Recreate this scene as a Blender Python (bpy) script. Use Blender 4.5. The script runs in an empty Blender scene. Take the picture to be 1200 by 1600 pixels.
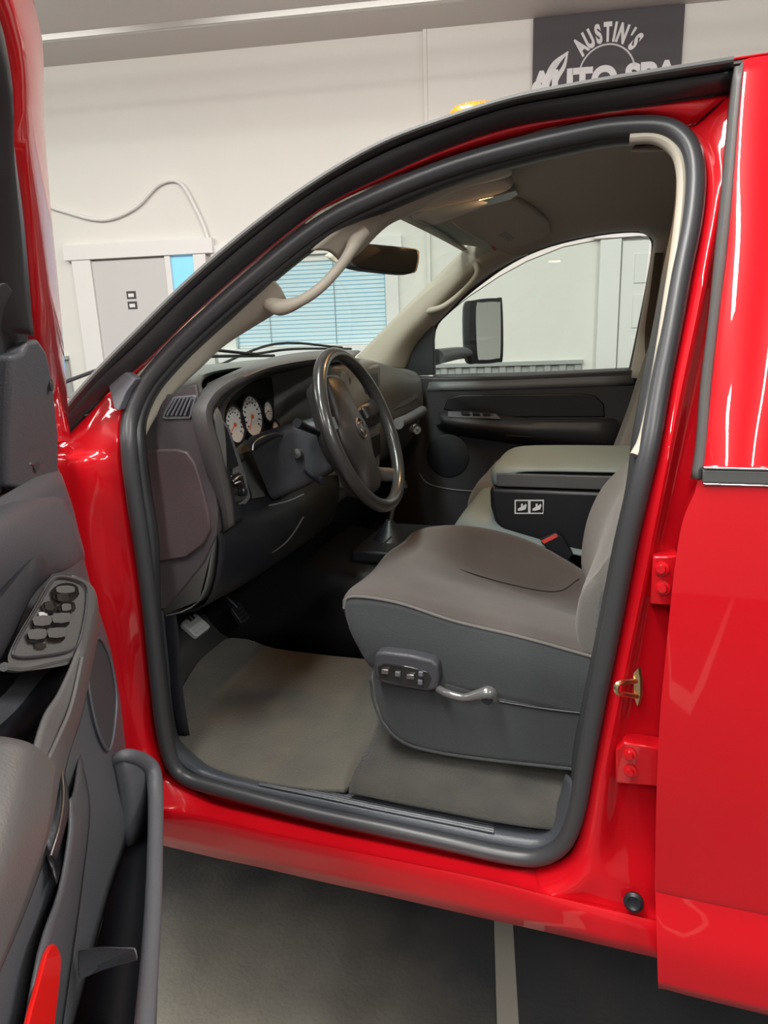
import bpy, bmesh, math, random
from mathutils import Vector, Matrix
random.seed(4)
C = bpy.context.scene.collection
R = math.radians

# ------------------------------------------------------------------ camera
F = 1080.0
YAW, PITCH, ROLL = R(18.5), R(14.5), R(2.1)
CAM = Vector((0, -.985, 1.525))
fw = Vector((-math.sin(YAW)*math.cos(PITCH), math.cos(YAW)*math.cos(PITCH), -math.sin(PITCH)))
r0 = Vector((math.cos(YAW), math.sin(YAW), 0)); d0 = fw.cross(r0)
rt = r0*math.cos(ROLL)+d0*math.sin(ROLL); dn = -r0*math.sin(ROLL)+d0*math.cos(ROLL)
cd = bpy.data.cameras.new('camera'); cam = bpy.data.objects.new('camera', cd); C.objects.link(cam)
cd.sensor_fit = 'VERTICAL'; cd.sensor_height = 36; cd.lens = F/1600*36; cd.clip_start = .02
cam.matrix_world = Matrix(((rt.x, -dn.x, -fw.x, CAM.x), (rt.y, -dn.y, -fw.y, CAM.y), (rt.z, -dn.z, -fw.z, CAM.z), (0, 0, 0, 1)))
bpy.context.scene.camera = cam
vs = bpy.context.scene.view_settings
vs.view_transform = 'Standard'; vs.look = 'None'; vs.gamma = 1; vs.use_curve_mapping = False
vs.exposure = 0.08
w = bpy.data.worlds.new('world'); bpy.context.scene.world = w; w.use_nodes = True
w.node_tree.nodes['Background'].inputs[0].default_value = (.9, .95, 1, 1)
w.node_tree.nodes['Background'].inputs[1].default_value = .3
LIGHT = 1.4

def area(name, loc, rot, sx, sy, power, col=(1, .995, .945)):
    l = bpy.data.lights.new(name, 'AREA'); l.shape = 'RECTANGLE'; l.size = sx; l.size_y = sy
    l.energy = power*LIGHT; l.color = col
    o = bpy.data.objects.new(name, l); C.objects.link(o); o.location = loc; o.rotation_euler = rot
    return o
ZC = 3.33
# room axes: the shop is turned 10.5 degrees against the truck
WA = R(10.5); WU = Vector((math.cos(WA), math.sin(WA), 0)); WN = Vector((-math.sin(WA), math.cos(WA), 0))
CX = Vector((0, -.985, 0))
def W(u, n, z): return CX + WU*u + WN*n + Vector((0, 0, z))
LAMPS = [(-3.2, -2.0), (-.6, -2.0), (2.0, -2.0), (-3.2, .6), (-.6, .6), (2.0, .6), (-3.2, 2.9), (-.6, 2.9), (2., 2.9)]
for (u, n) in LAMPS:
    p = W(u, n, ZC-.115)
    if n < 2: area('lamp_or_wall_wash_light', p, (0, 0, WA), .16, 2.0, 70)
    else: area('lamp_or_wall_wash_light', p, (R(55), 0, WA), 2.0, .7, 18)  # back row widened and tilted at the back wall as added wall wash

# ------------------------------------------------------------------ maths
def U(px, py, k, v):
    g = fw*F+rt*(px-600)+dn*(py-800); i = 'xyz'.index(k)
    return CAM+g*((v-CAM[i])/g[i])
def ray(px, py): return fw*F+rt*(px-600)+dn*(py-800)
def yb(z): return 0.0 if z < 1.33 else (z-1.33)*.40
def S(px, py, off):                     # point on the leaning side of the cab
    y = off
    for _ in range(12):
        p = U(px, py, 'y', y); y = off+yb(p.z)
    return U(px, py, 'y', y)
HX, HY, TH = -1.03, -.01, R(62)
DS_, DT_ = Vector((math.cos(TH), -math.sin(TH), 0)), Vector((math.sin(TH), math.cos(TH), 0))
HG = Vector((HX, HY, 0))
def DW(s, t, z): return HG+DS_*s+DT_*t+Vector((0, 0, z))
def D(px, py, t, lean=False):           # point on the opened door, t metres in from its skin
    g = ray(px, py); a = (CAM-HG).dot(DT_); b = g.dot(DT_); tt = t
    for _ in range(14):
        p = CAM+g*((tt-a)/b)
        if not lean: break
        tt = t+max(0, p.z-1.36)*.40
    return p
def cr(pts, K, closed=False):           # Catmull-Rom, K samples a segment
    n = len(pts); out = []
    segs = n if closed else n-1
    for i in range(segs):
        p1, p2 = pts[i], pts[(i+1) % n]
        p0 = pts[(i-1) % n] if (closed or i > 0) else p1*2-p2
        p3 = pts[(i+2) % n] if (closed or i+2 < n) else p2*2-p1
        for k in range(K):
            t = k/K
            out.append(.5*((2*p1)+(p2-p0)*t+(2*p0-5*p1+4*p2-p3)*t*t+(3*p1-p0-3*p2+p3)*t**3))
    if not closed: out.append(pts[-1].copy())
    return out
def arc(pts, N, closed=False):
    if closed: pts = pts+[pts[0]]
    L = [0]
    for a, b in zip(pts, pts[1:]): L.append(L[-1]+(b-a).length)
    out = []; j = 0
    M = N if closed else N-1
    for i in range(N):
        x = L[-1]*i/M
        while j < len(L)-2 and L[j+1] < x: j += 1
        f = (x-L[j])/max(1e-9, L[j+1]-L[j]); out.append(pts[j].lerp(pts[j+1], min(1, max(0, f))))
    return out

# ------------------------------------------------------------------ materials
def nt(name):
    m = bpy.data.materials.new(name); m.use_nodes = True
    return m, m.node_tree, m.node_tree.nodes['Principled BSDF']
def mat(name, col, rough=.5, metal=0, coat=0, bump=None, var=None, spec=.5, emit=None, es=1, sheen=0):
    m, t, b = nt(name)
    b.inputs['Base Color'].default_value = (*col, 1); b.inputs['Roughness'].default_value = rough
    b.inputs['Metallic'].default_value = metal; b.inputs['Coat Weight'].default_value = coat
    b.inputs['Coat Roughness'].default_value = .03; b.inputs['Specular IOR Level'].default_value = spec
    if sheen:
        b.inputs['Sheen Weight'].default_value = sheen; b.inputs['Sheen Roughness'].default_value = .4
    if emit:
        b.inputs['Emission Color'].default_value = (*emit, 1); b.inputs['Emission Strength'].default_value = es
    tc = t.nodes.new('ShaderNodeTexCoord')
    if var:                             # (scale, amount, second colour)
        n = t.nodes.new('ShaderNodeTexNoise'); n.inputs['Scale'].default_value = var[0]; n.inputs['Detail'].default_value = 6
        r = t.nodes.new('ShaderNodeValToRGB'); r.color_ramp.elements[0].position = .5-var[1]/2; r.color_ramp.elements[1].position = .5+var[1]/2
        r.color_ramp.elements[0].color = (*col, 1); r.color_ramp.elements[1].color = (*var[2], 1)
        t.links.new(tc.outputs['Object'], n.inputs['Vector']); t.links.new(n.outputs['Fac'], r.inputs['Fac']); t.links.new(r.outputs['Color'], b.inputs['Base Color'])
    if bump:                            # (scale, strength)
        n = t.nodes.new('ShaderNodeTexNoise'); n.inputs['Scale'].default_value = bump[0]; n.inputs['Detail'].default_value = 3
        q = t.nodes.new('ShaderNodeBump'); q.inputs['Strength'].default_value = bump[1]; q.inputs['Distance'].default_value = .002
        t.links.new(tc.outputs['Object'], n.inputs['Vector']); t.links.new(n.outputs['Fac'], q.inputs['Height']); t.links.new(q.outputs['Normal'], b.inputs['Normal'])
    return m
def glassmat(name, tint, refl=.08):
    m, t, b = nt(name); t.nodes.remove(b)
    o = t.nodes['Material Output']; tr = t.nodes.new('ShaderNodeBsdfTransparent'); tr.inputs[0].default_value = (*tint, 1)
    gl = t.nodes.new('ShaderNodeBsdfGlossy'); gl.inputs['Roughness'].default_value = .01
    lw = t.nodes.new('ShaderNodeLayerWeight'); lw.inputs[0].default_value = .35
    fr = t.nodes.new('ShaderNodeMapRange'); fr.inputs[3].default_value = .04; fr.inputs[4].default_value = .45
    pw = t.nodes.new('ShaderNodeMath'); pw.operation = 'POWER'; pw.inputs[1].default_value = 3
    t.links.new(lw.outputs['Facing'], pw.inputs[0]); t.links.new(pw.outputs[0], fr.inputs[0])
    mx = t.nodes.new('ShaderNodeMixShader')
    t.links.new(fr.outputs[0], mx.inputs[0]); t.links.new(tr.outputs[0], mx.inputs[1]); t.links.new(gl.outputs[0], mx.inputs[2]); t.links.new(mx.outputs[0], o.inputs[0])
    return m
RED = mat('red_paint', (.52, .004, .010), .35, 0, 1.0, spec=.12)
RUB = mat('black_rubber', (.045, .046, .050), .38, bump=(60, .1))
RUB2 = mat('grey_rubber', (.085, .085, .083), .5, bump=(60, .15))
LIPM = mat('seal_lip_rubber', (.030, .033, .035), .5)
GREY = mat('slate_plastic', (.125, .13, .145), .42, bump=(420, .35))
GREYD = mat('dark_slate_plastic', (.055, .057, .066), .42, bump=(420, .35))
DASHC = mat('charcoal_plastic', (.095, .092, .094), .42, bump=(420, .3))
DARK = mat('black_plastic', (.012, .013, .017), .4)
BEIGE = mat('beige_plastic', (.42, .38, .315), .55, bump=(300, .2))
HEAD = mat('taupe_headliner', (.42, .375, .325), .95, bump=(500, .4))
FAB = mat('brown_grey_fabric', (.072, .061, .058), .95, bump=(700, .8), var=(5, .5, (.10, .087, .081)), sheen=.25)
FABL = mat('light_grey_fabric', (.155, .147, .135), .95, bump=(700, .8), sheen=.3)
SIDE = mat('graphite_fabric', (.046, .051, .055), .85, bump=(600, .8), sheen=.3)
PALE = mat('pale_grey_vinyl', (.23, .285, .275), .5, bump=(500, .4))
CARP = mat('taupe_carpet', (.075, .07, .06), 1, bump=(250, 1), var=(9, .5, (.04, .039, .036)), sheen=.3)
CARD = mat('dark_carpet', (.03, .03, .034), 1, bump=(250, 1), var=(9, .5, (.05, .048, .045)))
CHR = mat('chrome', (.8, .8, .8), .12, 1)
SILV = mat('satin_metal', (.45, .44, .42), .35, 1)
GOLD = mat('zinc_yellow_metal', (.85, .68, .38), .3, 1)
MIRR = mat('mirror_glass', (.9, .9, .9), .01, 1)
WHITE = mat('white_print', (.8, .8, .8), .5)
AMB = mat('amber_lens', (.75, .20, .004), .3, 0, .3, emit=(1, .25, .0), es=.05)
GLS = glassmat('green_tinted_glass', (.80, .90, .86))
SHINY = mat('gloss_black', (.02, .018, .018), .18, coat=.6)
WHEEL = mat('dark_wheel_leather', (.03, .028, .028), .28, coat=.3)

# ------------------------------------------------------------------ builders
def finish(name, me, m, parent, smooth=True, thick=0, bevel=0, sub=0, ang=40, off=0):
    o = bpy.data.objects.new(name, me); C.objects.link(o)
    if m: me.materials.append(m)
    if parent is not None:
        o.parent = parent; p = parent; M = Matrix.Identity(4)
        L = p.location if p.parent is None else Vector((0, 0, 0))
        o.matrix_parent_inverse = Matrix.Translation(-L)
    if smooth:
        for f in me.polygons: f.use_smooth = True
        try: me.set_sharp_from_angle(angle=R(ang))
        except Exception: pass
    if thick:
        s = o.modifiers.new('thickness', 'SOLIDIFY'); s.thickness = thick; s.offset = off
    if bevel:
        b = o.modifiers.new('bevel', 'BEVEL'); b.width = bevel; b.segments = 3; b.limit_method = 'ANGLE'; b.angle_limit = R(35)
        try: b.harden_normals = False
        except Exception: pass
    if sub:
        s = o.modifiers.new('sub', 'SUBSURF'); s.levels = sub; s.render_levels = sub
    return o
def frombm(bm, name, *a, **k):
    bmesh.ops.recalc_face_normals(bm, faces=bm.faces)
    me = bpy.data.meshes.new(name); bm.to_mesh(me); bm.free(); return finish(name, me, *a, **k)
def V(p): return Vector(p)
def loft_bm(bm, rows, K=8, M=4, closed=False, byarc=0, smooth=True, capends=False):
    rr = []
    for r in rows:
        r = [V(p) for p in r]
        q = cr(r, K, closed) if smooth else r
        if byarc: q = arc(q, byarc, closed)
        rr.append(q)
    n = len(rr[0])
    if M > 1 and len(rr) > 2:
        cols = [cr([r[i] for r in rr], M) for i in range(n)]
        rr = [[c[j] for c in cols] for j in range(len(cols[0]))]
    elif M > 1:
        rr = [[rr[0][i].lerp(rr[1][i], j/M) for i in range(n)] for j in range(M+1)]
    g = [[bm.verts.new(p) for p in r] for r in rr]
    for a, b in zip(g, g[1:]):
        for i in range(n if closed else n-1):
            j = (i+1) % n
            try: bm.faces.new((a[i], a[j], b[j], b[i]))
            except ValueError: pass
    if capends and closed:
        for r in (g[0], g[-1]):
            try: bm.faces.new(r)
            except ValueError: pass
    return bm
def loft(name, rows, m, parent=None, thick=.004, K=8, M=4, closed=False, byarc=0, smooth=True, ang=60, off=0, capends=False):
    bm = loft_bm(bmesh.new(), rows, K, M, closed, byarc, smooth, capends)
    return frombm(bm, name, m, parent, thick=thick, ang=ang, off=off)
def tube_bm(bm, pts, r, n=10, closed=False, K=6, flat=None, fs=1.0, smooth=True):
    """sweep a circle (or an ellipse squashed by fs along flat) along pts; r number or list"""
    pts = [V(p) for p in pts]; m0 = len(pts)
    path = cr(pts, K, closed) if smooth else pts
    N = len(path); rad = []
    for i in range(N):
        if isinstance(r, (list, tuple)):
            x = i/K if smooth else i; j = int(x) % m0; k = (j+1) % m0 if closed else min(j+1, m0-1); f = x-int(x)
            rad.append(r[j]*(1-f)+r[k]*f)
        else: rad.append(r)
    rings = []; prev = None
    for i in range(N):
        a = path[(i-1) % N] if (closed or i > 0) else path[i]; b = path[(i+1) % N] if (closed or i < N-1) else path[i]
        t = (b-a).normalized()
        ref = flat if flat else (prev if prev else (Vector((0, 0, 1)) if abs(t.z) < .9 else Vector((1, 0, 0))))
        u = (ref-t*ref.dot(t))
        if u.length < 1e-5: u = t.orthogonal()
        u.normalize(); v = t.cross(u); prev = u
        rings.append([bm.verts.new(path[i]+(u*math.cos(2*math.pi*k/n)*fs+v*math.sin(2*math.pi*k/n))*rad[i]) for k in range(n)])
    for i in range(N if closed else N-1):
        a, b = rings[i], rings[(i+1) % N]
        for k in range(n): bm.faces.new((a[k], a[(k+1) % n], b[(k+1) % n], b[k]))
    if not closed:
        bm.faces.new(rings[0]); bm.faces.new(rings[-1])
    return bm
def tube(name, pts, r, m, parent=None, **k):
    return frombm(tube_bm(bmesh.new(), pts, r, **k), name, m, parent)
def plate_bm(bm, pts, vec):
    a = [bm.verts.new(V(p)) for p in pts]; b = [bm.verts.new(V(p)+V(vec)) for p in pts]
    n = len(a); bm.faces.new(a); bm.faces.new(b[::-1])
    for i in range(n): bm.faces.new((a[i], b[i], b[(i+1) % n], a[(i+1) % n]))
    return bm
def plate(name, pts, vec, m, parent=None, bevel=.002, round_=0, ang=40):
    pts = [V(p) for p in pts]
    if round_: pts = cr(pts, round_, True)
    return frombm(plate_bm(bmesh.new(), pts, vec), name, m, parent, bevel=bevel, ang=ang)
def rrect(w, h, r, k=5):
    o = []
    for cx, cy, a in ((w/2-r, h/2-r, 0), (-w/2+r, h/2-r, 90), (-w/2+r, -h/2+r, 180), (w/2-r, -h/2+r, 270)):
        for i in range(k+1):
            t = R(a+90*i/k); o.append((cx+r*math.cos(t), cy+r*math.sin(t)))
    return o
def box_bm(bm, lo, hi, ax=None, org=None):
    vs_ = []
    for x in (lo[0], hi[0]):
        for y in (lo[1], hi[1]):
            for z in (lo[2], hi[2]):
                p = Vector((x, y, z))
                if ax: p = org+ax[0]*x+ax[1]*y+ax[2]*z
                vs_.append(bm.verts.new(p))
    for f in ((0, 1, 3, 2), (4, 6, 7, 5), (0, 4, 5, 1), (2, 3, 7, 6), (0, 2, 6, 4), (1, 5, 7, 3)): bm.faces.new([vs_[i] for i in f])
    return bm
def box(name, lo, hi, m, parent=None, bevel=.003, ax=None, org=None, ang=40):
    return frombm(box_bm(bmesh.new(), lo, hi, ax, org), name, m, parent, bevel=bevel, ang=ang)
def lathe_bm(bm, prof, org, axis, n=32):
    axis = V(axis).normalized(); u = axis.orthogonal().normalized(); v = axis.cross(u); rings = []
    for r, h in prof: rings.append([bm.verts.new(V(org)+axis*h+(u*math.cos(2*math.pi*k/n)+v*math.sin(2*math.pi*k/n))*max(r, 1e-5)) for k in range(n)])
    for a, b in zip(rings, rings[1:]):
        for k in range(n): bm.faces.new((a[k], a[(k+1) % n], b[(k+1) % n], b[k]))
    bm.faces.new(rings[0]); bm.faces.new(rings[-1]); return bm
def lathe(name, prof, org, axis, m, parent=None, n=32, ang=40):
    return frombm(lathe_bm(bmesh.new(), prof, org, axis, n), name, m, parent, ang=ang)
def tag(o, label=None, cat=None, group=None, kind=None):
    if label: o['label'] = label
    if cat: o['category'] = cat
    if group: o['group'] = group
    if kind: o['kind'] = kind
    return o
def empty(name, loc, label, cat, group=None):
    o = bpy.data.objects.new(name, None); C.objects.link(o); o.location = loc; o.empty_display_size = .1
    return tag(o, label, cat, group)
def text_bm(bm, s, org, ax, ay, size, extrude=.001, font_scale=(1, 1), bold=.0, align='CENTER'):
    cu = bpy.data.curves.new('t', 'FONT'); cu.body = s; cu.size = size; cu.extrude = 0; cu.align_x = align; cu.offset = bold
    ob = bpy.data.objects.new('t', cu); C.objects.link(ob)
    dg = bpy.context.evaluated_depsgraph_get(); me = bpy.data.meshes.new_from_object(ob.evaluated_get(dg))
    n = ax.cross(ay); vv = [bm.verts.new(org+ax*v.co.x*font_scale[0]+ay*v.co.y*font_scale[1]+n*extrude) for v in me.vertices]
    for p in me.polygons:
        try: bm.faces.new([vv[i] for i in p.vertices])
        except ValueError: pass
    bpy.data.objects.remove(ob); bpy.data.curves.remove(cu); bpy.data.meshes.remove(me)

# ================================================================== THE ROOM
WALLM = mat('warm_white_wall', (.80, .79, .74), .6, var=(1.5, .6, (.77, .76, .71)), bump=(30, .15))
CEILM = mat('grey_ceiling', (.70, .69, .66), .8, var=(1.2, .6, (.64, .63, .60)))
TRIMM = mat('white_trim', (.82, .81, .79), .4)
STEEL = mat('corrugated_steel', (.40, .42, .41), .5, .2)
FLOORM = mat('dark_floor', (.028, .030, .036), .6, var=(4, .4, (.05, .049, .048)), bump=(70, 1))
DN = 4.9
def wbox(name, u0, u1, n0, n1, z0, z1, m, parent=None, bevel=.003):
    return frombm(box_bm(bmesh.new(), (u0, n0, z0), (u1, n1, z1), (WU, WN, Vector((0, 0, 1))), CX.copy()), name, m, parent, bevel=bevel)
def struct(o): o['kind'] = 'structure'; return o
t = FLOORM.node_tree; b = t.nodes['Principled BSDF']; src = b.inputs['Base Color'].links[0].from_socket   # lit floor beyond the truck's shadow, painted as a lighter patch
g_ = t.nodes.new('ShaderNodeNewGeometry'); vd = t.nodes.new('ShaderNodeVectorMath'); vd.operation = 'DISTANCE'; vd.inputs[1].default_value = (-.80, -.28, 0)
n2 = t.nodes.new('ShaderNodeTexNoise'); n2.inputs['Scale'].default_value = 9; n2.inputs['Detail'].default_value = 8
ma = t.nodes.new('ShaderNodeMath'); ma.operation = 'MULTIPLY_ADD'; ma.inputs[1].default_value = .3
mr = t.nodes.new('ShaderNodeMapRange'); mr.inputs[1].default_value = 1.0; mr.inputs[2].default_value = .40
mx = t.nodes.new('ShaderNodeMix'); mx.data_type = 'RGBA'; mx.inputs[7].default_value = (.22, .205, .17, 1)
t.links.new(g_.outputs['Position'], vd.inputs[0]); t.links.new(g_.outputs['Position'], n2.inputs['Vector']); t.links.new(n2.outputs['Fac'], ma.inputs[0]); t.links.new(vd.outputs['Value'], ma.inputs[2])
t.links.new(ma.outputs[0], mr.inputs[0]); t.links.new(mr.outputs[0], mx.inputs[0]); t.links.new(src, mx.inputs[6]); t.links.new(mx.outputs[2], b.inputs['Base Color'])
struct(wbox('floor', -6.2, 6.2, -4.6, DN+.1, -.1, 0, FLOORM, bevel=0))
struct(wbox('ceiling', -6.2, 6.2, -4.6, DN+.1, ZC, ZC+.1, CEILM, bevel=0))
# back wall with its window opening
def wall_with_hole(name, n0, n1, hole):
    bm = bmesh.new(); a = (WU, WN, Vector((0, 0, 1))); u0, u1, z0, z1 = hole
    for lo, hi in (((-6.2, n0, 0), (u0, n1, ZC)), ((u1, n0, 0), (6.2, n1, ZC)), ((u0, n0, 0), (u1, n1, z0)), ((u0, n0, z1), (u1, n1, ZC))):
        box_bm(bm, lo, hi, a, CX.copy())
    return frombm(bm, name, WALLM, None)
WIN = (-1.70, -.62, 1.452, 2.06)
struct(wall_with_hole('wall_back', DN, DN+.1, WIN))
struct(wbox('wall_left', -6.3, -6.2, -4.6, DN+.1, 0, ZC, WALLM, bevel=0))
struct(wbox('wall_right', 6.2, 6.3, -4.6, DN+.1, 0, ZC, WALLM, bevel=0))
struct(wbox('wall_front', -6.2, 6.2, -4.7, -4.6, 0, ZC, mat('grey_shop_wall', (.24, .24, .24), .6), bevel=0))
# raised wall panel right of the seam
struct(wbox('trim_1', -.31, 6.2, DN-.03, DN, 2.35, ZC, WALLM))
struct(wbox('trim_2', -.335, -.31, DN-.034, DN, 0, ZC, WALLM))
# corrugated wainscot
bm = bmesh.new()
def corr(u0, u1, z0, z1, n):
    N = int((u1-u0)/.0125); a = []; b = []
    for i in range(N+1):
        u = u0+(u1-u0)*i/N; ph = (i % 8)/8; off = .018 if ph < .4 else (.018-.016*(ph-.4)/.1 if ph < .5 else (.002 if ph < .9 else .002+.016*(ph-.9)/.1))
        a.append(bm.verts.new(W(u, n-off, z0))); b.append(bm.verts.new(W(u, n-off, z1)))
    for i in range(N): bm.faces.new((a[i], a[i+1], b[i+1], b[i]))
corr(-6.2, -3.0, .02, 1.42, DN); corr(-2.80, -1.86, .02, 1.3, DN) if False else None
corr(-1.75, .70, .02, 1.28, DN); corr(1.75, 6.2, .02, 1.28, DN)
struct(frombm(bm, 'baseboard_back', STEEL, None, ang=20))
bm = bmesh.new()
for u0, u1, z in ((-6.2, -3.0, 1.42), (-1.86, .70, 1.28), (1.75, 6.2, 1.28)):
    box_bm(bm, (u0, DN-.035, z), (u1, DN-.001, z+.025), (WU, WN, Vector((0, 0, 1))), CX.copy())
struct(frombm(bm, 'trim_3', STEEL, None))
# left door with its narrow side glass
dr = struct(wbox('door_1', -2.71, -2.16, DN-.03, DN-.005, .01, 2.09, mat('grey_white_door', (.62, .61, .60), .5)))
bm = bmesh.new(); A3 = (WU, WN, Vector((0, 0, 1)))
box_bm(bm, (-2.85, DN-.05, 0), (-2.71, DN, 2.10), A3, CX.copy()); box_bm(bm, (-1.95, DN-.05, 0), (-1.86, DN, 2.10), A3, CX.copy())
box_bm(bm, (-2.90, DN-.06, 2.10), (-1.80, DN, 2.20), A3, CX.copy()); box_bm(bm, (-2.16, DN-.045, 0), (-2.12, DN, 2.10), A3, CX.copy())
frombm(bm, 'door_frame', TRIMM, dr, bevel=.003)
SKYB = mat('daylit_blue_glass', (.15, .45, .65), .3, emit=(.28, .62, .85), es=.6)
wbox('side_glass', -2.12, -1.95, DN-.02, DN-.01, .1, 2.09, SKYB, dr)
DKP = mat('dark_print', (.05, .05, .05), .6)
for k, z in enumerate((1.825, 1.755)):
    s = wbox('door_sign', -2.475, -2.405, DN-.034, DN-.031, z, z+.052, DKP)
    tag(s, 'small black and white notice on the grey door, %s of two' % ('upper' if k == 0 else 'lower'), 'sign')
    wbox('print', -2.462, -2.42, DN-.0355, DN-.0342, z+.012, z+.036, WHITE, s, bevel=0)
# window with daylight and blinds
wn = struct(wbox('window_1', WIN[0], WIN[1], DN+.06, DN+.07, WIN[2], WIN[3], mat('daylight_pane', (.2, .5, .7), .2, emit=(.30, .55, .64), es=.45)))
bm = bmesh.new()
box_bm(bm, (WIN[0]-.09, DN-.03, WIN[2]-.02), (WIN[0], DN, WIN[3]), A3, CX.copy()); box_bm(bm, (WIN[1], DN-.03, WIN[2]-.02), (WIN[1]+.09, DN, WIN[3]), A3, CX.copy())
box_bm(bm, (WIN[0]-.12, DN-.035, WIN[3]), (WIN[1]+.12, DN, WIN[3]+.09), A3, CX.copy())
frombm(bm, 'window_frame', TRIMM, wn, bevel=.003)
wbox('window_sill', WIN[0]-.12, WIN[1]+.12, DN-.09, DN, WIN[2]-.09, WIN[2]-.0, mat('white_sill', (.9, .9, .9), .35), wn)
BL = mat('blue_white_slat', (.60, .70, .74), .5, emit=(.50, .76, .84), es=.13)  # slats given a faint glow that stands for daylight behind them
bl = empty('window_blind', W(-1.16, DN, 1.452), 'pale blue horizontal venetian blind lowered over the window on the back wall', 'blind')
bm = bmesh.new(); z = WIN[2]+.02
while z < WIN[3]-.03:
    a = [bm.verts.new(W(WIN[0]+.01, DN+.012, z)), bm.verts.new(W(WIN[1]-.01, DN+.012, z)), bm.verts.new(W(WIN[1]-.01, DN+.022, z+.0225)), bm.verts.new(W(WIN[0]+.01, DN+.022, z+.0225))]
    bm.faces.new(a); z += .0275
frombm(bm, 'slat', BL, bl, smooth=False, thick=.0012); 
wbox('head_rail', WIN[0]+.005, WIN[1]-.005, DN+.0, DN+.035, WIN[3]-.04, WIN[3]-.003, TRIMM, bl)
wbox('bottom_rail', WIN[0]+.01, WIN[1]-.01, DN+.01, DN+.033, WIN[2]+.002, WIN[2]+.016, TRIMM, bl)
for u in (-1.45, -.98): tube('ladder_cord', [W(u, DN+.008, WIN[2]+.01), W(u, DN+.008, WIN[3]-.02)], .0025, mat('cord_grey', (.2, .25, .28), .8), bl, smooth=False)
# right panelled door
d2 = struct(wbox('door_2', .92, 1.60, DN-.03, DN-.005, .01, 2.04, TRIMM))
for (u0, u1) in ((1.0, 1.22), (1.30, 1.52)):
    for (z0, z1) in ((1.78, 1.96), (1.50, 1.71), (.85, 1.44), (.15, .75)):
        bm = bmesh.new(); 
        for t_ in range(2):
            e = .0+.02*t_
        box_bm(bm, (u0, DN-.038, z0), (u1, DN-.031, z1), A3, CX.copy())
        frombm(bm, 'door_panel', TRIMM, d2, bevel=.012)
bm = bmesh.new()
box_bm(bm, (.78, DN-.05, 0), (.91, DN, 2.06), A3, CX.copy()); box_bm(bm, (1.61, DN-.05, 0), (1.74, DN, 2.06), A3, CX.copy()); box_bm(bm, (.74, DN-.055, 2.06), (1.78, DN, 2.16), A3, CX.copy())
frombm(bm, 'door_frame', TRIMM, d2, bevel=.003)
# banner
BANM = mat('charcoal_banner', (.075, .068, .078), .6)
bn = wbox('wall_banner', .335, 1.205, DN-.05, DN-.042, 2.60, 3.325, BANM)
tag(bn, 'dark charcoal banner with white arched lettering high on the back wall', 'banner')
bm = bmesh.new(); nf = DN-.0505; wt = -WN
def wtext(bm, s, u, z, size, rot=0, sx=1, sy=1, bold=0):
    ax = WU*math.cos(rot)+Vector((0, 0, 1))*math.sin(rot); ay = -WU*math.sin(rot)+Vector((0, 0, 1))*math.cos(rot)
    text_bm(bm, s, W(u, nf, z), ax, ay, size, .001, (sx, sy), bold)
cu_, cz_, rr_ = .775, 2.985, .185
for i, ch in enumerate("AUSTIN'S"):
    a = R(44-[0, 13.5, 27, 39.5, 49, 59.5, 71, 80.5][i]*1.09)
    wtext(bm, ch, cu_-rr_*math.sin(a), cz_+rr_*math.cos(a), .135, a, .54, 1.0, .007)
pts = [W(cu_-.165*math.sin(R(a)), nf-.001, cz_+.165*math.cos(R(a))) for a in range(-78, 79, 4)]
tube_bm(bm, pts, .005, n=6, smooth=False)
wtext(bm, 'AUTO SPA', .755, 2.90, .19, 0, .95, 1, .01)
frombm(bm, 'lettering', WHITE, bn, smooth=False)
bm = bmesh.new()                      # brushed sweep left of the word
for (p, r_) in (([(.40, 2.88), (.43, 3.0), (.47, 3.07), (.545, 3.13)], [.012, .022, .02, .004]), ([(.43, 2.88), (.48, 2.99), (.52, 3.05), (.54, 3.12)], [.01, .014, .012, .004]), ([(.335, 2.93), (.36, 2.97), (.40, 2.93)], [.01, .016, .01])):
    tube_bm(bm, [W(u, nf-.001, z) for u, z in p], r_, n=8, flat=WN, fs=.12)
frombm(bm, 'brush_mark', WHITE, bn)
# cable drooping over the left door
cb = tube('wall_cable', [W(-3.6, DN-.02, 2.62), W(-3.1, DN-.02, 2.51), W(-2.9, DN-.02, 2.44), W(-2.6, DN-.02, 2.36), W(-2.35, DN-.02, 2.42), W(-2.15, DN-.02, 2.56), W(-2.0, DN-.02, 2.56), W(-1.90, DN-.02, 2.38), W(-1.84, DN-.02, 2.2), W(-1.79, DN-.02, 1.9)], .013, TRIMM)
tag(cb, 'white cable looping along the back wall over the grey door', 'cable')
# rail under the ceiling
rl = empty('ceiling_rail', W(-1, 3.9, 3.1), 'galvanised metal rail running under the ceiling in front of the back wall', 'rail')
bm = bmesh.new()
def railp(px, py): 
    g = ray(px, py); k = 3.9/(g.dot(WN)); return CAM+g*k
zr = railp(440, 28).z
box_bm(bm, (-5.5, 3.885, zr-.0), (5.5, 3.915, zr+.03), A3, CX.copy()); pass
frombm(bm, 'channel', SILV, rl, bevel=.002)
for u in (-4.6, 2, 4.5): wbox('hanger', u, u+.03, 3.885, 3.915, zr, ZC, SILV, rl)
# floor joint strip
struct(wbox('trim_4', .0, .05, -4.5, DN, .0, .006, mat('pale_joint', (.30, .28, .24), .8)))
bpy.data.objects['trim_4'].location = Vector((0, 0, 0))
j = bpy.data.objects['trim_4']; me = j.data
pj = U(790, 1520, 'z', 0); uj = (pj-CX).dot(WU)
for v in me.vertices: v.co += WU*(uj-.025)
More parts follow.
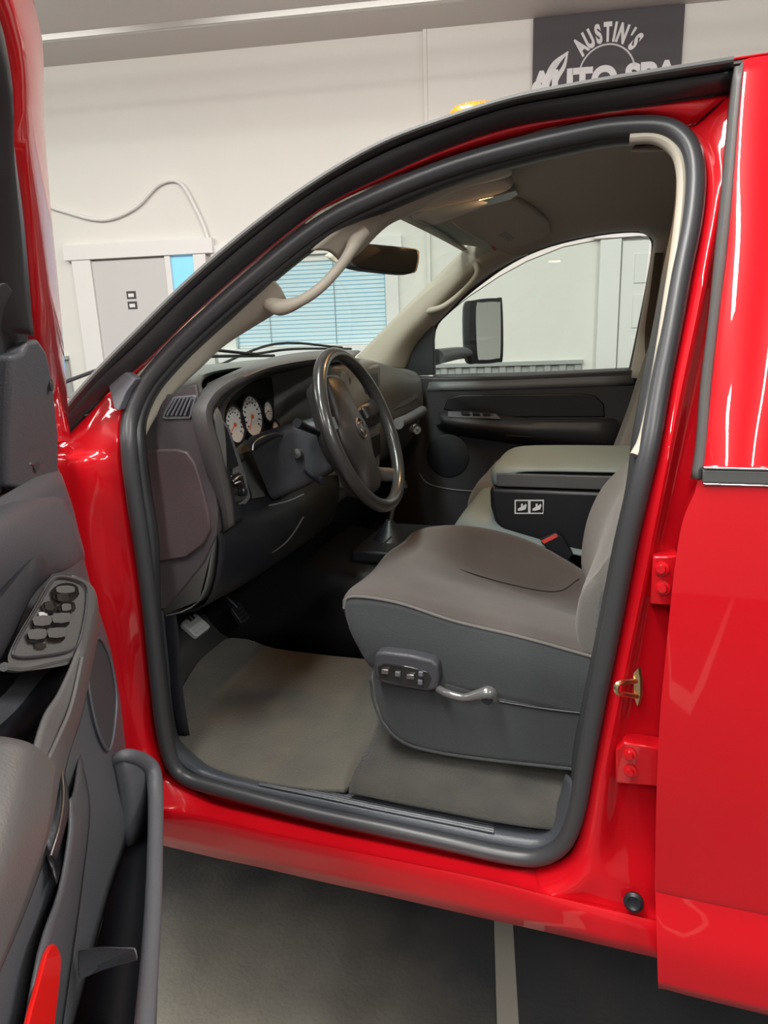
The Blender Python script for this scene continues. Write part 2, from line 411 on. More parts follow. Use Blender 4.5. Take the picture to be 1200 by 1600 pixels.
# lamps
for i, (u, n) in enumerate(LAMPS):
    t = empty('ceiling_light', W(u, n, ZC), 'long white strip light on the ceiling', 'light', 'ceiling strip lights')
    wbox('housing', u-1.03, u+1.03, n-.09, n+.09, ZC-.06, ZC-.001, TRIMM, t) if False else None
    bm = bmesh.new(); o = W(u, n, 0); hu, hv = (.09, 1.03) if n < 2 else (1.03, .05)
    box_bm(bm, (-hu, -hv-.0, ZC-.10), (hu, hv if n < 2 else -.0, ZC-.001), A3, o); frombm(bm, 'housing', TRIMM, t, bevel=.004)

# ================================================================== THE TRUCK
T = empty('pickup_truck', (0, 1.0, 0), 'bright red pickup truck with its front door open and grey cloth interior', 'pickup truck')
def X(p, dx=0, dy=0, dz=0): return Vector(p)+Vector((dx, dy, dz))
def inset(pts, d0):
    n = len(pts); out = []
    area_ = sum(pts[i][0]*pts[(i+1) % n][1]-pts[(i+1) % n][0]*pts[i][1] for i in range(n))
    s = 1 if area_ > 0 else -1
    for i in range(n):
        a, b = pts[i-1], pts[(i+1) % n]; tx, ty = b[0]-a[0], b[1]-a[1]; L = math.hypot(tx, ty)
        d = d0 if not callable(d0) else d0(*pts[i])
        out.append((pts[i][0]-ty/L*d*s, pts[i][1]+tx/L*d*s))
    return out
GP = [(188,700),(190,650),(212,597),(250,549),(300,499),(400,412),(500,336),(600,287),(700,248),(800,219),(900,196),(960,186),(1025,184),(1065,197),(1092,230),(1100,280),(1094,350),(1078,430),(1062,520),(1046,600),(1030,690),(1012,770),(992,860),(973,960),(957,1040),(945,1100),(930,1180),(916,1260),(900,1310),(875,1340),(835,1354),(780,1348),(700,1330),(600,1308),(500,1287),(400,1262),(330,1243),(285,1228),(258,1200),(243,1150),(232,1060),(222,960),(208,850),(196,770)]
# --- body shell: pillars, sill, roof rail, roof skin, bonnet
OP = [(92,652),(130,606),(165,568),(215,518),(300,435),(400,350),(500,278),(600,221),(700,183),(800,152),(900,132),(1000,115),(1145,92)]
IP = [(97,690),(150,632),(185,598),(225,568),(300,494),(400,405),(500,327),(600,276),(700,232),(800,198),(900,182),(1000,168),(1140,148)]
def inw(k): return GP[k]
sh = bmesh.new()
r_in = [S(*p, .06) for p in IP[2:]]
r_g = [S(x, y, .095) for x, y in [(205,606),(222,585),(300,502),(400,415),(500,339),(600,290),(700,251),(800,222),(900,199),(990,188),(1075,205)]]
loft_bm(sh, [[X(p, dy=.0) for p in r_in], [p.lerp(q, .5)+Vector((0, -.012, 0)) for p, q in zip(r_in, r_g)], r_g], 6, 3)
# B pillar
b1 = [(1060,197,.088),(1097,280,.088),(1080,430,.088),(1046,600,.088),(1012,770,.088),(980,930,.088),(950,1080,.088),(926,1200,.088),(900,1312,.088),(872,1344,.088),(830,1358,.088)]
b2 = [(1080,192,.09),(1118,280,.075),(1100,430,.07),(1066,600,.07),(1033,770,.07),(1001,930,.07),(970,1080,.065),(946,1200,.06),(926,1315,.055),(900,1372,.04),(848,1397,.029)]
b3 = [(1098,178,.08),(1128,280,.07),(1112,430,.085),(1083,600,.09),(1050,770,.09),(1018,930,.09),(992,1080,.09),(975,1200,.085),(965,1310,.075),(955,1375,.05),(915,1412,.036)]
b4 = [(1116,166,.07),(1136,280,.07),(1118,430,.09),(1096,600,.10),(1080,770,.10),(1062,930,.10),(1045,1080,.10),(1035,1200,.10),(1030,1310,.09),(1018,1395,.06),(985,1428,.043)]
b5 = [(1142,148,.06),(1150,280,.07),(1135,430,.10),(1112,600,.11),(1098,770,.11),(1082,930,.11),(1062,1080,.11),(1052,1200,.11),(1048,1310,.10),(1046,1400,.08),(1046,1445,.049)]
rows = [[S(*p) for p in b] for b in (b1, b2, b3, b4, b5)]
loft_bm(sh, rows, 6, 5)
# sill
s1 = [(150,1190,.07),(258,1204,.088),(330,1246,.088),(400,1265,.088),(500,1290,.088),(600,1311,.088),(700,1333,.088),(780,1350,.088),(835,1357,.088),(1045,1402,.105)]
s2 = [(150,1235,.03),(258,1262,.03),(330,1278,.03),(400,1295,.03),(500,1317,.03),(600,1338,.03),(700,1359,.03),(780,1377,.03),(850,1396,.03),(1045,1440,.05)]
s3 = [(150,1247,.016),(258,1272,.016),(330,1287,.016),(400,1304,.016),(500,1326,.016),(600,1347,.016),(700,1368,.016),(780,1386,.016),(870,1408,.016),(1045,1450,.03)]
s4 = [(150,1297,.016),(258,1321,.016),(330,1338,.016),(400,1353,.016),(500,1376,.016),(600,1398,.016),(700,1421,.016),(780,1439,.016),(870,1459,.016),(1045,1500,.014)]
R4 = [[S(*p) for p in b] for b in (s1, s2, s3, s4)]
loft_bm(sh, [R4[-1], [X(p, dy=.09, dz=-.004) for p in R4[-1]]], 6, 1)
loft_bm(sh, R4[:4], 6, 3)
# front pillar below the windscreen
c1 = [(212,600,.088),(192,650,.088),(188,700,.088),(197,780,.088),(209,860,.088),(223,960,.088),(233,1060,.088),(244,1150,.088),(262,1206,.088)]
c2 = [(185,598,.075),(168,640,.07),(158,700,.07),(160,735,.062),(165,850,.06),(180,960,.06),(198,1060,.06),(214,1150,.05),(235,1225,.04)]
c3 = [(150,636,.06),(130,675,.05),(115,708,.05),(112,735,.035),(120,850,.03),(128,960,.03),(140,1060,.03),(160,1150,.025),(190,1245,.02)]
c4 = [(97,690,.05),(80,708,.04),(60,722,.03),(50,745,.02),(50,850,.015),(55,960,.015),(60,1060,.015),(80,1150,.015),(130,1290,.015)]
loft_bm(sh, [[S(*p) for p in b] for b in (c1, c2, c3, c4)], 6, 4)
# roof skin
o7 = [S(*p, 0) for p in OP[6:]]+[Vector((.7, .222, 1.885)), Vector((1.25, .222, 1.885))]
def roofrow(y, z, xf, zf): 
    xs = [xf, xf+.08, xf+.2, xf+.35, .1, .4, .7, 1.0, 1.25]
    return [Vector((x, y, (zf if i == 0 else (zf+(z-zf)*.6 if i == 1 else z)))) for i, x in enumerate(xs)]
r32 = [Vector((x, .32, z)) for x, z in ((-.44,1.815),(-.40,1.835),(-.32,1.855),(-.22,1.875),(0,1.89),(.3,1.90),(.6,1.905),(.9,1.905),(1.25,1.905))]
loft_bm(sh, [o7, r32, roofrow(.6, 1.925, -.57, 1.87), roofrow(1.0, 1.945, -.60, 1.89), roofrow(1.4, 1.935, -.57, 1.88), [Vector((p.x, 1.98-.32, p.z)) for p in r32], [Vector((p.x, 1.98-p.y, p.z)) for p in o7]], 3, 4)
# rear wall, floor pan, firewall and the far side below the glass
box_bm(sh, (1.2, .1, .55), (1.25, 1.88, 1.30)); box_bm(sh, (-1.3, .09, .57), (1.2, 1.9, .60)); box_bm(sh, (-1.36, .1, .6), (-1.33, 1.88, 1.35))
# bonnet and front wing
def hood(y, dz): return [Vector((x, y, z+dz)) for x, z in ((-1.08, 1.365), (-1.3, 1.36), (-1.7, 1.34), (-2.1, 1.30), (-2.4, 1.22), (-2.46, 1.0))]
loft_bm(sh, [hood(.03, -.10), hood(.16, -.01), hood(.5, .02), hood(1.0, .03), hood(1.5, .02), hood(1.82, -.01), hood(1.95, -.10)], 4, 3)
loft_bm(sh, [hood(.03, -.10), [Vector((x, .02, .75)) for x in (-1.12, -1.3, -1.6, -2.0, -2.3, -2.45)]], 4, 2)
body = frombm(sh, 'body_shell', RED, T, thick=.003, ang=45, off=0)
# far side outer skin with the passenger door
lowp = [Vector((x, 1.975, z)) for x, z in ((-1.1, .55), (1.25, .55), (1.25, 1.33), (-1.1, 1.33))]
plate('outer_side_panel', lowp, (0, -.02, 0), RED, T, bevel=.004)

box('firewall_lining', (-1.325, .12, .6), (-1.30, 1.86, 1.36), CARD, T)
box('footwell_side_lining', (-1.30, 1.84, .6), (-.70, 1.86, 1.34), CARD, T)
UND = mat('added_undercarriage_black', (.012, .012, .013), .7)
bm = bmesh.new()  # unseen frame under the cab, added to block light from the far side
for y in (.52, 1.38): box_bm(bm, (-2.3, y-.05, .40), (2.9, y+.05, .56))
for x in (-1.2, -.2, .9): box_bm(bm, (x-.05, .5, .40), (x+.05, 1.4, .46))
box_bm(bm, (-1.0, .8, .34), (.1, 1.15, .56)); frombm(bm, 'added_chassis_frame', UND, T, bevel=.01)
tube('added_exhaust_pipe', [Vector((-1.0, .75, .42)), Vector((0, .72, .40)), Vector((1.2, .70, .40)), Vector((2.6, .6, .42))], .035, UND, T)
for x in (-1.75, 2.0):
    for y, d in ((.17, 1), (1.81, -1)):
        wh = lathe('wheel', [(.0, .02), (.10, .02), (.19, .05), (.215, .02), (.22, .0), (.30, -.01), (.37, .01), (.39, .05), (.39, .20), (.36, .24), (.22, .25), (0, .22)], (x, y-.02*d, .39), (0, d, 0), mat('tyre_black', (.02, .02, .02), .8), T, n=48)
        lathe('wheel_cap', [(0, -.004), (.05, -.004), (.17, .03), (.20, .015), (.20, .03), (0, .05)], (x, y-.02*d, .39), (0, d, 0), SILV, wh)
# --- black weatherstrip band along the roof rail
Oo = [S(*p, 0) for p in OP]; Ii = [S(*p, .06) for p in IP]
bm = bmesh.new()
def mixr(a, b, f, dy): return [p.lerp(q, f)+Vector((0, dy, 0)) for p, q in zip(a, b)]
loft_bm(bm, [Oo, mixr(Oo, Ii, .18, -.012), mixr(Oo, Ii, .30, .012), mixr(Oo, Ii, .42, -.010), mixr(Oo, Ii, .72, -.012), mixr(Oo, Ii, .9, .004), Ii], 6, 3)
ws = frombm(bm, 'roof_rail_weatherstrip', RUB, T, thick=.004, ang=70)
bm = bmesh.new(); tube_bm(bm, [X(p, dy=-.010, dz=-.004) for p in Oo], .0045, n=8)
frombm(bm, 'lip', RUB2, ws)
plate('corner_cap', [S(*p, .045) for p in [(167,597),(188,575),(212,592),(197,612),(185,642),(178,640)]], (0, .02, 0), GREY, T, bevel=.003)

# --- inner door seal
cen = inset(GP, 13)
tube('door_seal', [S(x, y, .078) for x, y in cen], .0150, RUB, T, closed=True, n=14, K=4)
lip = bmesh.new()
def lw_(k):
    def g(x, y):
        if y > 1180: return (20, 24, 26)[k]
        if x < 600 and y > 900: return (20, 25, 29)[k]
        if x < 600: return (22, 33, 40)[k]
        if y > 700: return (20, 28, 34)[k]
        return (22, 34, 42)[k]
    return g
i1, i2, i3 = inset(GP, lw_(0)), inset(GP, lw_(1)), inset(GP, lw_(2))
loft_bm(lip, [[S(x, y, .088) for x, y in i1], [S(x, y, .094) for x, y in i2], [S(x, y, .13) for x, y in i3]], 4, 3, closed=True)
frombm(lip, 'seal_lip', LIPM, T, thick=.003, ang=60)
bt = bmesh.new(); tube_bm(bt, [S(x, y, .085) for x, y in [(984,217),(1020,216),(1046,228),(1062,252),(1066,300),(1058,380),(1046,460),(1034,540),(1021,620),(1006,685),(993,712)]], .0085, n=10, flat=Vector((0, 1, 0)), fs=1.3)
frombm(bt, 'pillar_trim_edge', BEIGE, T)

# --- windscreen pillar trim and grab handle
def pil(e1, e2, name='windscreen_pillar_trim', o1=.125, o2=.21):
    oo = o2 if isinstance(o2, list) else [o2]*len(e2)
    a = [S(*p, o1) for p in e1]; b = [S(*p, q) for p, q in zip(e2, oo)]
    m_ = [p.lerp(q, .5)+Vector((.012, -.004, -.006)) for p, q in zip(a, b)]
    return loft(name, [[X(p, dy=-.03, dx=-.02) for p in a], a, m_, b, [X(p, dx=-.03, dy=.0, dz=.02) for p in b]], BEIGE, T, thick=.003, K=6, M=3)
apt = pil([(198,708),(207,650),(243,598),(292,543),(342,499),(412,452),(430,440)], [(216,700),(234,664),(264,620),(312,575),(352,538),(432,488),(446,478)], o1=.118, o2=[.140,.142,.150,.170,.19,.205,.21])
p2 = pil([(512,392),(545,366),(590,336),(645,305),(710,278),(790,252)], [(530,415),(556,398),(600,353),(642,333),(700,300),(790,275)])
gh = bmesh.new(); tube_bm(gh, [S(*p) for p in [(412,468,.15),(437,480,.155),(468,471,.15),(500,450,.145),(530,418,.14),(545,396,.135),(556,376,.14),(572,358,.14)]], [.014,.016,.0105,.0095,.0095,.010,.014,.012], n=14)
frombm(gh, 'grab_handle', BEIGE, T)

# --- windscreen, wipers, cowl
dl = [S(*p, .05) for p in [(110,640),(165,585),(300,452),(400,368),(500,297),(600,240)]]
def wsrow(f):           # f 0 near side .. 1 far side
    out = []
    for p in dl:
        y = p.y+(1.98-2*p.y)*f; bul = math.sin(math.pi*f)
        out.append(Vector((p.x-.17*bul, y, p.z+.035*bul)))
    return out
wso = loft('windscreen', [wsrow(f) for f in (0, .12, .3, .5, .7, .88, 1)], GLS, T, thick=0, K=4, M=3)
loft('cowl', [[Vector((p[0].x-.19*b-.03, p[0].y, p[0].z+.035*b-.03)) for p in [wsrow(f)] for b in [math.sin(math.pi*f)]]+[] for f in (0, 1)], DARK, T) if False else None
cw = bmesh.new()
ra, rb = [], []
for i in range(13):
    f = i/12; p = wsrow(f)[0]; ra.append(p+Vector((.04, 0, -.01))); rb.append(Vector((p.x-.16, p.y, p.z-.045)))
loft_bm(cw, [ra, rb], 1, 1, smooth=False); frombm(cw, 'cowl_grille', DARK, T, thick=.004)
for (x1, y1, x2, y2) in (((-1.10), .30, -1.03, .95), (-1.12, 1.0, -1.02, 1.62)):
    wp = bmesh.new()
    bz = 1.480
    tube_bm(wp, [Vector((x1-.10, y1-.05, 1.43)), Vector((x1-.03, (y1+y2)/2, bz+.022)), Vector((x2, y2, bz-.004))], .0045, n=8)
    tube_bm(wp, [Vector((x1+.0, y1+.1, bz-.006)), Vector(((x1+x2)/2-.01, (y1+y2)/2, bz+.002)), Vector((x2-.0, y2+.1, bz-.012))], .0045, n=6)
    frombm(wp, 'wiper', DARK, T)

# --- roof lining, visors, lamp, far pillars
h0 = [S(*p, .13) for p in [(596,338),(640,312),(700,284),(800,252),(985,222),(1045,235)]]+[Vector((.7, .33, 1.80)), Vector((1.2, .33, 1.80))]
def hrow(y, z, xf, zf): return [Vector((x, y, zz)) for x, zz in ((xf, zf), (xf+.06, zf+(z-zf)*.6), (xf+.14, z), (-.25, z), (-.05, z), (.15, z), (.7, z), (1.2, z))]
def far(px, py, y): return U(px, py, 'y', y)
h5 = [far(742,384,1.70), far(775,392,1.73), far(815,398,1.75), far(870,379,1.76), far(940,364,1.76), far(1010,360,1.76), Vector((.7, 1.76, 1.80)), Vector((1.2, 1.76, 1.80))]
loft('roof_lining', [h0, hrow(.40, 1.835, -.50, 1.80), hrow(.62, 1.862, -.545, 1.835), hrow(1.0, 1.875, -.575, 1.85), hrow(1.38, 1.862, -.56, 1.84), hrow(1.60, 1.84, -.54, 1.825), h5], HEAD, T, K=3, M=4)
hd = loft('windscreen_header', [[Vector((-.46, .36, 1.79)), Vector((-.52, .62, 1.83)), Vector((-.56, 1.0, 1.845)), Vector((-.55, 1.38, 1.835)), Vector((-.535, 1.70, 1.815))],
     [Vector((-.50, .35, 1.79)), Vector((-.575, .62, 1.835)), Vector((-.62, 1.0, 1.85)), Vector((-.60, 1.38, 1.84)), Vector((-.56, 1.72, 1.815))],
     [Vector((-.46, .36, 1.83)), Vector((-.55, .62, 1.88)), Vector((-.58, 1.0, 1.895)), Vector((-.57, 1.38, 1.885)), Vector((-.53, 1.70, 1.86))]], HEAD, T, K=4, M=3)
vz = plate('sun_visor', [far(*p) for p in [(704,347,1.06),(722,330,1.06),(798,313,1.06),(822,322,1.14),(845,338,1.3),(858,354,1.48),(853,370,1.60),(815,385,1.68),(778,388,1.66),(740,370,1.40)]], (0, .004, .016), HEAD, T, bevel=.006, round_=3)
plate('visor_label', [far(*p)+Vector((0, -.003, -.003)) for p in [(764,372,1.5),(790,362,1.42),(804,372,1.55),(782,381,1.62)]], (0, 0, .001), mat('faded_label', (.28, .25, .22), .8), vz, bevel=0)
plate('sun_visor', [far(*p) for p in [(640,326,.42),(700,303,.42),(765,285,.42),(795,284,.5),(800,294,.72),(770,306,.86),(700,322,.86),(655,332,.8)]], (0, .003, .016), HEAD, T, bevel=.006, round_=3)
oc = plate('overhead_console', [far(*p) for p in [(642,336,.86),(700,322,.86),(790,303,.86),(806,300,.94),(800,312,1.06),(715,334,1.06),(690,352,1.04),(660,350,.95)]], (0, 0, .02), mat('grey_overhead_plastic', (.30, .28, .26), .4), T, bevel=.005, round_=2)
WARM = mat('warm_lamp_lens', (1, .7, .4), .3, emit=(1, .52, .16), es=9)
plate('reading_lamp', [far(*p) for p in [(748,313,.90),(794,300,.90),(799,304,.98),(755,318,.98)]], (0, 0, .006), WARM, oc, bevel=.001)
lp = far(775, 306, .94)
l = bpy.data.lights.new('reading_lamp_light', 'AREA'); l.energy = 2.2; l.size = .05; l.color = (1, .55, .22)
lo = bpy.data.objects.new('reading_lamp_light', l); C.objects.link(lo); lo.location = lp+Vector((0, 0, -.012))
# passenger windscreen pillar
fa1 = [far(552,574,1.72), far(600,524,1.72), far(650,474,1.72), far(700,425,1.72), far(742,384,1.71), far(760,376,1.70)]
fa2 = [far(628,580,1.80), far(648,536,1.80), far(690,492,1.80), far(742,440,1.80), far(800,404,1.78), far(822,396,1.76)]
fam = [p.lerp(q, .5)+Vector((.02, -.035, 0)) for p, q in zip(fa1, fa2)]
fp = loft('windscreen_pillar_trim', [[X(p, dx=-.03, dy=.01) for p in fa1], fa1, fam, fa2, [X(p, dy=.05) for p in fa2]], BEIGE, T, K=6, M=4)
hb = bmesh.new(); tube_bm(hb, [far(*p) for p in [(668,486,1.73),(690,480,1.70),(712,465,1.695),(735,443,1.695),(746,426,1.70),(744,412,1.72)]], [.012,.011,.010,.010,.011,.012], n=12)
frombm(hb, 'grab_handle', BEIGE, T)
plate('handle_recess', [far(*p) for p in [(678,478,1.712),(700,450,1.712),(728,424,1.712),(740,418,1.712),(738,436,1.712),(715,462,1.712),(690,480,1.712)]], (0, .003, 0), mat('shaded_beige_recess', (.26, .225, .18), .7), fp, bevel=.001) if False else None
# passenger B pillar and rear quarter behind it
fb1 = [far(1000,358,1.78), far(1022,372,1.79), far(1020,400,1.79), far(1008,470,1.79), far(995,540,1.79), far(985,590,1.79)]
fb2 = [X(p, dx=.035, dy=-.05) for p in fb1]
fb3 = [X(p, dx=.16, dy=-.05) for p in fb1]
loft('door_pillar_trim', [[X(p, dy=.06) for p in fb1], fb1, fb2, fb3, [X(p, dx=.2, dy=.02) for p in fb1]], HEAD, T, K=4, M=2)
box('rear_cab_trim', (.22, 1.80, .6), (1.2, 1.83, 1.80), HEAD, T)
box('rear_cab_panel', (1.17, .12, .6), (1.19, 1.83, 1.35), GREYD, T)
bm = bmesh.new()
for y in (.3, 1.7): box_bm(bm, (1.17, y-.18, 1.35), (1.19, y+.12, 1.80))
box_bm(bm, (1.17, .12, 1.72), (1.19, 1.83, 1.82)); frombm(bm, 'rear_window_surround', HEAD, T)
box('rear_window_glass', (1.18, .4, 1.35), (1.183, 1.6, 1.74), glassmat('rear_glass', (.6, .65, .65)), T, bevel=0)
sb = bmesh.new(); tube_bm(sb, [far(1030,395,1.72), far(1022,460,1.70), far(1014,520,1.70), far(1016,580,1.72)], .014, n=8, flat=Vector((0, 1, 0)), fs=.1)
frombm(sb, 'seat_belt', mat('taupe_webbing', (.10, .09, .08), .8), T)

# --- passenger door
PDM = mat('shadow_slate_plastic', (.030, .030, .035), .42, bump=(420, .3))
PD_ = 1.78
def fy(px, py, y=PD_): return far(px, py, y)
pd = plate('passenger_door', [fy(*p) for p in [(628,588),(700,590),(800,588),(900,583),(975,579),(1010,577),(1010,900),(640,860),(600,840),(610,640)]], (0, .06, 0), PDM, T, bevel=.006)
loft('window_ledge', [[fy(680,586,1.84), fy(750,584,1.84), fy(850,581,1.84), fy(985,575,1.84)], [fy(672,594,1.79), fy(750,592,1.79), fy(850,589,1.79), fy(990,583,1.79)], [fy(668,606,1.77), fy(750,605,1.77), fy(850,601,1.77), fy(990,596,1.77)], [fy(665,612,1.785), fy(750,611,1.785), fy(850,608,1.785), fy(990,603,1.785)]], GREY, pd, K=3, M=3)
ins = plate('door_insert', [fy(*p, 1.775) for p in [(700,622),(720,617),(800,616),(905,615),(930,618),(944,632),(945,652),(900,652),(840,652),(760,652),(692,640)]], (0, .01, 0), DARK, pd, bevel=.005)
ab = bmesh.new()
loft_bm(ab, [[fy(684,646,1.76), fy(720,642,1.755), fy(780,648,1.76), fy(840,655,1.76), fy(960,655,1.76)],
             [fy(688,654,1.72), fy(720,656,1.70), fy(780,661,1.69), fy(840,661,1.69), fy(965,661,1.70)],
             [fy(690,660,1.72), fy(720,668,1.70), fy(780,676,1.69), fy(840,682,1.69), fy(965,690,1.70)],
             [fy(682,664,1.77), fy(700,676,1.77), fy(770,688,1.77), fy(840,696,1.77), fy(965,704,1.77)]], 4, 3)
ar = frombm(ab, 'armrest', PDM, pd, thick=.004)
plate('switch_panel', [fy(*p) for p in [(700,644,1.745),(775,648,1.745),(782,655,1.70),(700,652,1.71)]], (0, 0, .004), GREY, pd, bevel=.001)
for k in range(3):
    plate('switch', [fy(*p) for p in [(722+k*16,646.5,1.735),(733+k*16,647,1.735),(734+k*16,650.5,1.715),(723+k*16,650,1.715)]], (0, 0, .010), DARK, pd, bevel=.001)
plate('pull_cup', [fy(*p, 1.688) for p in [(790,664),(838,664),(832,684),(790,682)]], (0, .002, 0), DARK, pd, bevel=.001)
lathe('speaker_grille', [(.085, 0), (.09, .006), (.082, .009), (0, .009)], fy(700,712,1.782), (0, -1, 0), DARK, pd)
tube('trim_line', [fy(*p, 1.778) for p in [(655,740),(668,755),(700,764),(745,768)]], .003, GREY, pd)
lk = lathe('latch_bezel', [(.02, 0), (.024, .006), (.018, .009), (0, .005)], fy(959,590,1.80), (0, -.7, .7), SILV, pd)
lathe('lock_knob', [(.006, 0), (.006, .014), (.004, .018), (0, .018)], fy(958,590,1.80), (0, -.4, 1), DARK, lk)
# window frame of the passenger door and glass
fr = [fy(678,584,1.86), fy(678,516,1.86), fy(705,482,1.86), fy(745,446,1.86), fy(800,408,1.85), fy(860,382,1.84), fy(940,364,1.84), fy(1000,360,1.84), fy(1019,372,1.84), fy(1021,396,1.84), fy(1010,460,1.85), fy(996,530,1.86), fy(986,577,1.87)]
tube('window_run', fr, .009, RUB, pd, closed=False, K=4)
tube('window_run_edge', [fy(1026,376,1.82), fy(1024,400,1.82), fy(1013,464,1.82), fy(1000,530,1.82), fy(990,577,1.82)], .009, mat('grey_pillar_edge', (.30, .30, .28), .5), pd)
gl = [fy(680,590,1.87), fy(679,506,1.87), fy(732,464,1.87), fy(780,432,1.87), fy(824,408,1.87), fy(880,386,1.87), fy(940,374,1.87), fy(1000,369,1.87), fy(1016,374,1.87), fy(988,590,1.87)]
bm = bmesh.new(); bm.faces.new([bm.verts.new(p) for p in gl]); frombm(bm, 'side_glass', GLS, pd, smooth=False)
tube('glass_edge', gl[1:9], .0018, mat('glass_edge_green', (.25, .33, .30), .2), pd, smooth=False)
plate('mirror_sail', [fy(*p, 1.82) for p in [(624,588),(630,566),(644,540),(664,514),(677,508),(679,586)]], (0, .02, 0), DARK, pd, bevel=.004)
# outside mirror on that door
def PLN(px, py, c, n): g = ray(px, py); return CAM+g*((c-CAM).dot(n)/g.dot(n))
n_ = Vector((.80, -.60, 0)).normalized(); mc = far(762, 517, 2.22); mh = bmesh.new()
c0 = [PLN(*p, mc, n_) for p in [(734,480),(744,469),(778,466),(785,474),(786,556),(778,566),(746,568),(736,560)]]
c0 = cr(c0, 4, True); cm = sum(c0, Vector())/len(c0)
loft_bm(mh, [c0, [p-n_*.03 for p in c0], [cm+(p-cm)*.9-n_*.06 for p in c0], [cm+(p-cm)*.5-n_*.085 for p in c0]], 1, 2, closed=True, smooth=False, capends=True)
mo = frombm(mh, 'wing_mirror', DARK, T, ang=50)
mg = [PLN(*p, mc, n_)+n_*.002 for p in [(743,480),(752,473),(777,472),(781,480),(781,552),(775,560),(752,562),(745,554)]]
plate('mirror_glass', cr(mg, 3, True), n_*.002, MIRR, mo, bevel=0)
bm = bmesh.new(); tube_bm(bm, [far(736,552,2.20), far(715,552,2.08), far(680,558,1.92)], [.030, .036, .045], n=12, flat=Vector((0, 0, 1)), fs=.75)
frombm(bm, 'mirror_arm', GREY, mo)
# rear view mirror
rv = bmesh.new(); rp = [far(*p) for p in [(543,384,.88),(552,379,.89),(640,387,1.02),(655,394,1.03),(653,418,1.03),(644,427,1.02),(600,424,.95),(560,418,.89),(545,408,.88)]]
cv = sum(rp, Vector())/len(rp); plate_bm(rv, cr(rp, 3, True), (-.028, 0, -.004)); rvm = frombm(rv, 'rear_view_mirror', DARK, T, bevel=.004)
plate('mirror_glass', cr([cv+(p-cv)*.93+Vector((.002, -.001, 0)) for p in rp], 3, True), (-.001, 0, 0), mat('dim_mirror', (.35, .33, .30), .03, 1), rvm, bevel=0)
tube('stalk', [cv+Vector((-.03, 0, .01)), cv+Vector((-.06, .0, .06)), cv+Vector((-.04, .0, .10))], .008, DARK, rvm)

# --- amber cab lamp on the roof
ac = far(741, 178, .42)
al = lathe('roof_marker_lamp', [(.050, -.03), (.050, .0), (.045, .014), (.030, .023), (0, .027)], Vector((ac.x, ac.y, ac.z-.006)), (0, 0, 1), AMB, T)
for v in al.data.vertices: v.co.y = (v.co.y-ac.y)*.45+ac.y
for k in range(9):
    a = R(20*k+10); q = Vector((ac.x+.047*math.cos(a), ac.y-.021*math.sin(a), ac.z-.004))
    tube('lens_rib', [q, Vector((ac.x+.034*math.cos(a), ac.y-.015*math.sin(a), ac.z+.015))], .0025, AMB, al, smooth=False)

# ================================================================== DASHBOARD
db = bmesh.new()
def dsec(y, prof): return [Vector((x, y, z)) for x, z in prof]
# profile runs from the screen base over the top, down the driver-facing side and under
P_end = [(-1.02,1.395),(-.92,1.415),(-.83,1.425),(-.76,1.415),(-.725,1.385),(-.725,1.31),(-.735,1.22),(-.755,1.12),(-.80,1.00),(-.90,.955),(-1.0,.97)]
P_a = [(-1.10,1.405),(-.98,1.43),(-.86,1.452),(-.80,1.448),(-.80,1.40),(-.85,1.34),(-.82,1.22),(-.755,1.12),(-.79,1.00),(-.90,.95),(-1.0,.97)]
P_b = [(-1.20,1.415),(-1.02,1.445),(-.88,1.468),(-.79,1.462),(-.87,1.43),(-.88,1.34),(-.84,1.21),(-.76,1.12),(-.79,1.01),(-.90,.96),(-1.0,.97)]
P_c = [(-1.24,1.42),(-1.04,1.44),(-.86,1.455),(-.72,1.445),(-.71,1.40),(-.705,1.31),(-.72,1.20),(-.745,1.12),(-.79,1.03),(-.90,.98),(-1.0,.98)]
P_d = [(-1.20,1.41),(-1.02,1.425),(-.88,1.43),(-.78,1.425),(-.735,1.40),(-.725,1.34),(-.73,1.25),(-.74,1.18),(-.79,1.08),(-.90,1.02),(-1.0,1.0)]
P_e = [(-1.04,1.39),(-.94,1.395),(-.85,1.39),(-.77,1.38),(-.73,1.355),(-.72,1.31),(-.72,1.24),(-.735,1.18),(-.79,1.08),(-.90,1.02),(-1.0,1.0)]
loft_bm(db, [dsec(.172, P_end), dsec(.20, P_end), dsec(.25, P_a), dsec(.32, P_b), dsec(.5, P_b), dsec(.70, P_b), dsec(.80, P_c), dsec(1.05, P_c), dsec(1.35, P_d), dsec(1.62, P_e), dsec(1.70, P_e)], 4, 4)
e = [Vector((x, .172, z)) for x, z in P_end]
db.faces.new([db.verts.new(p) for p in e])
dash = frombm(db, 'dashboard', mat('dash_top_plastic', (.125, .13, .125), .38, bump=(420, .3)), T, thick=.003, ang=50)
def hx(px, py, x): return U(px, py, 'x', x)
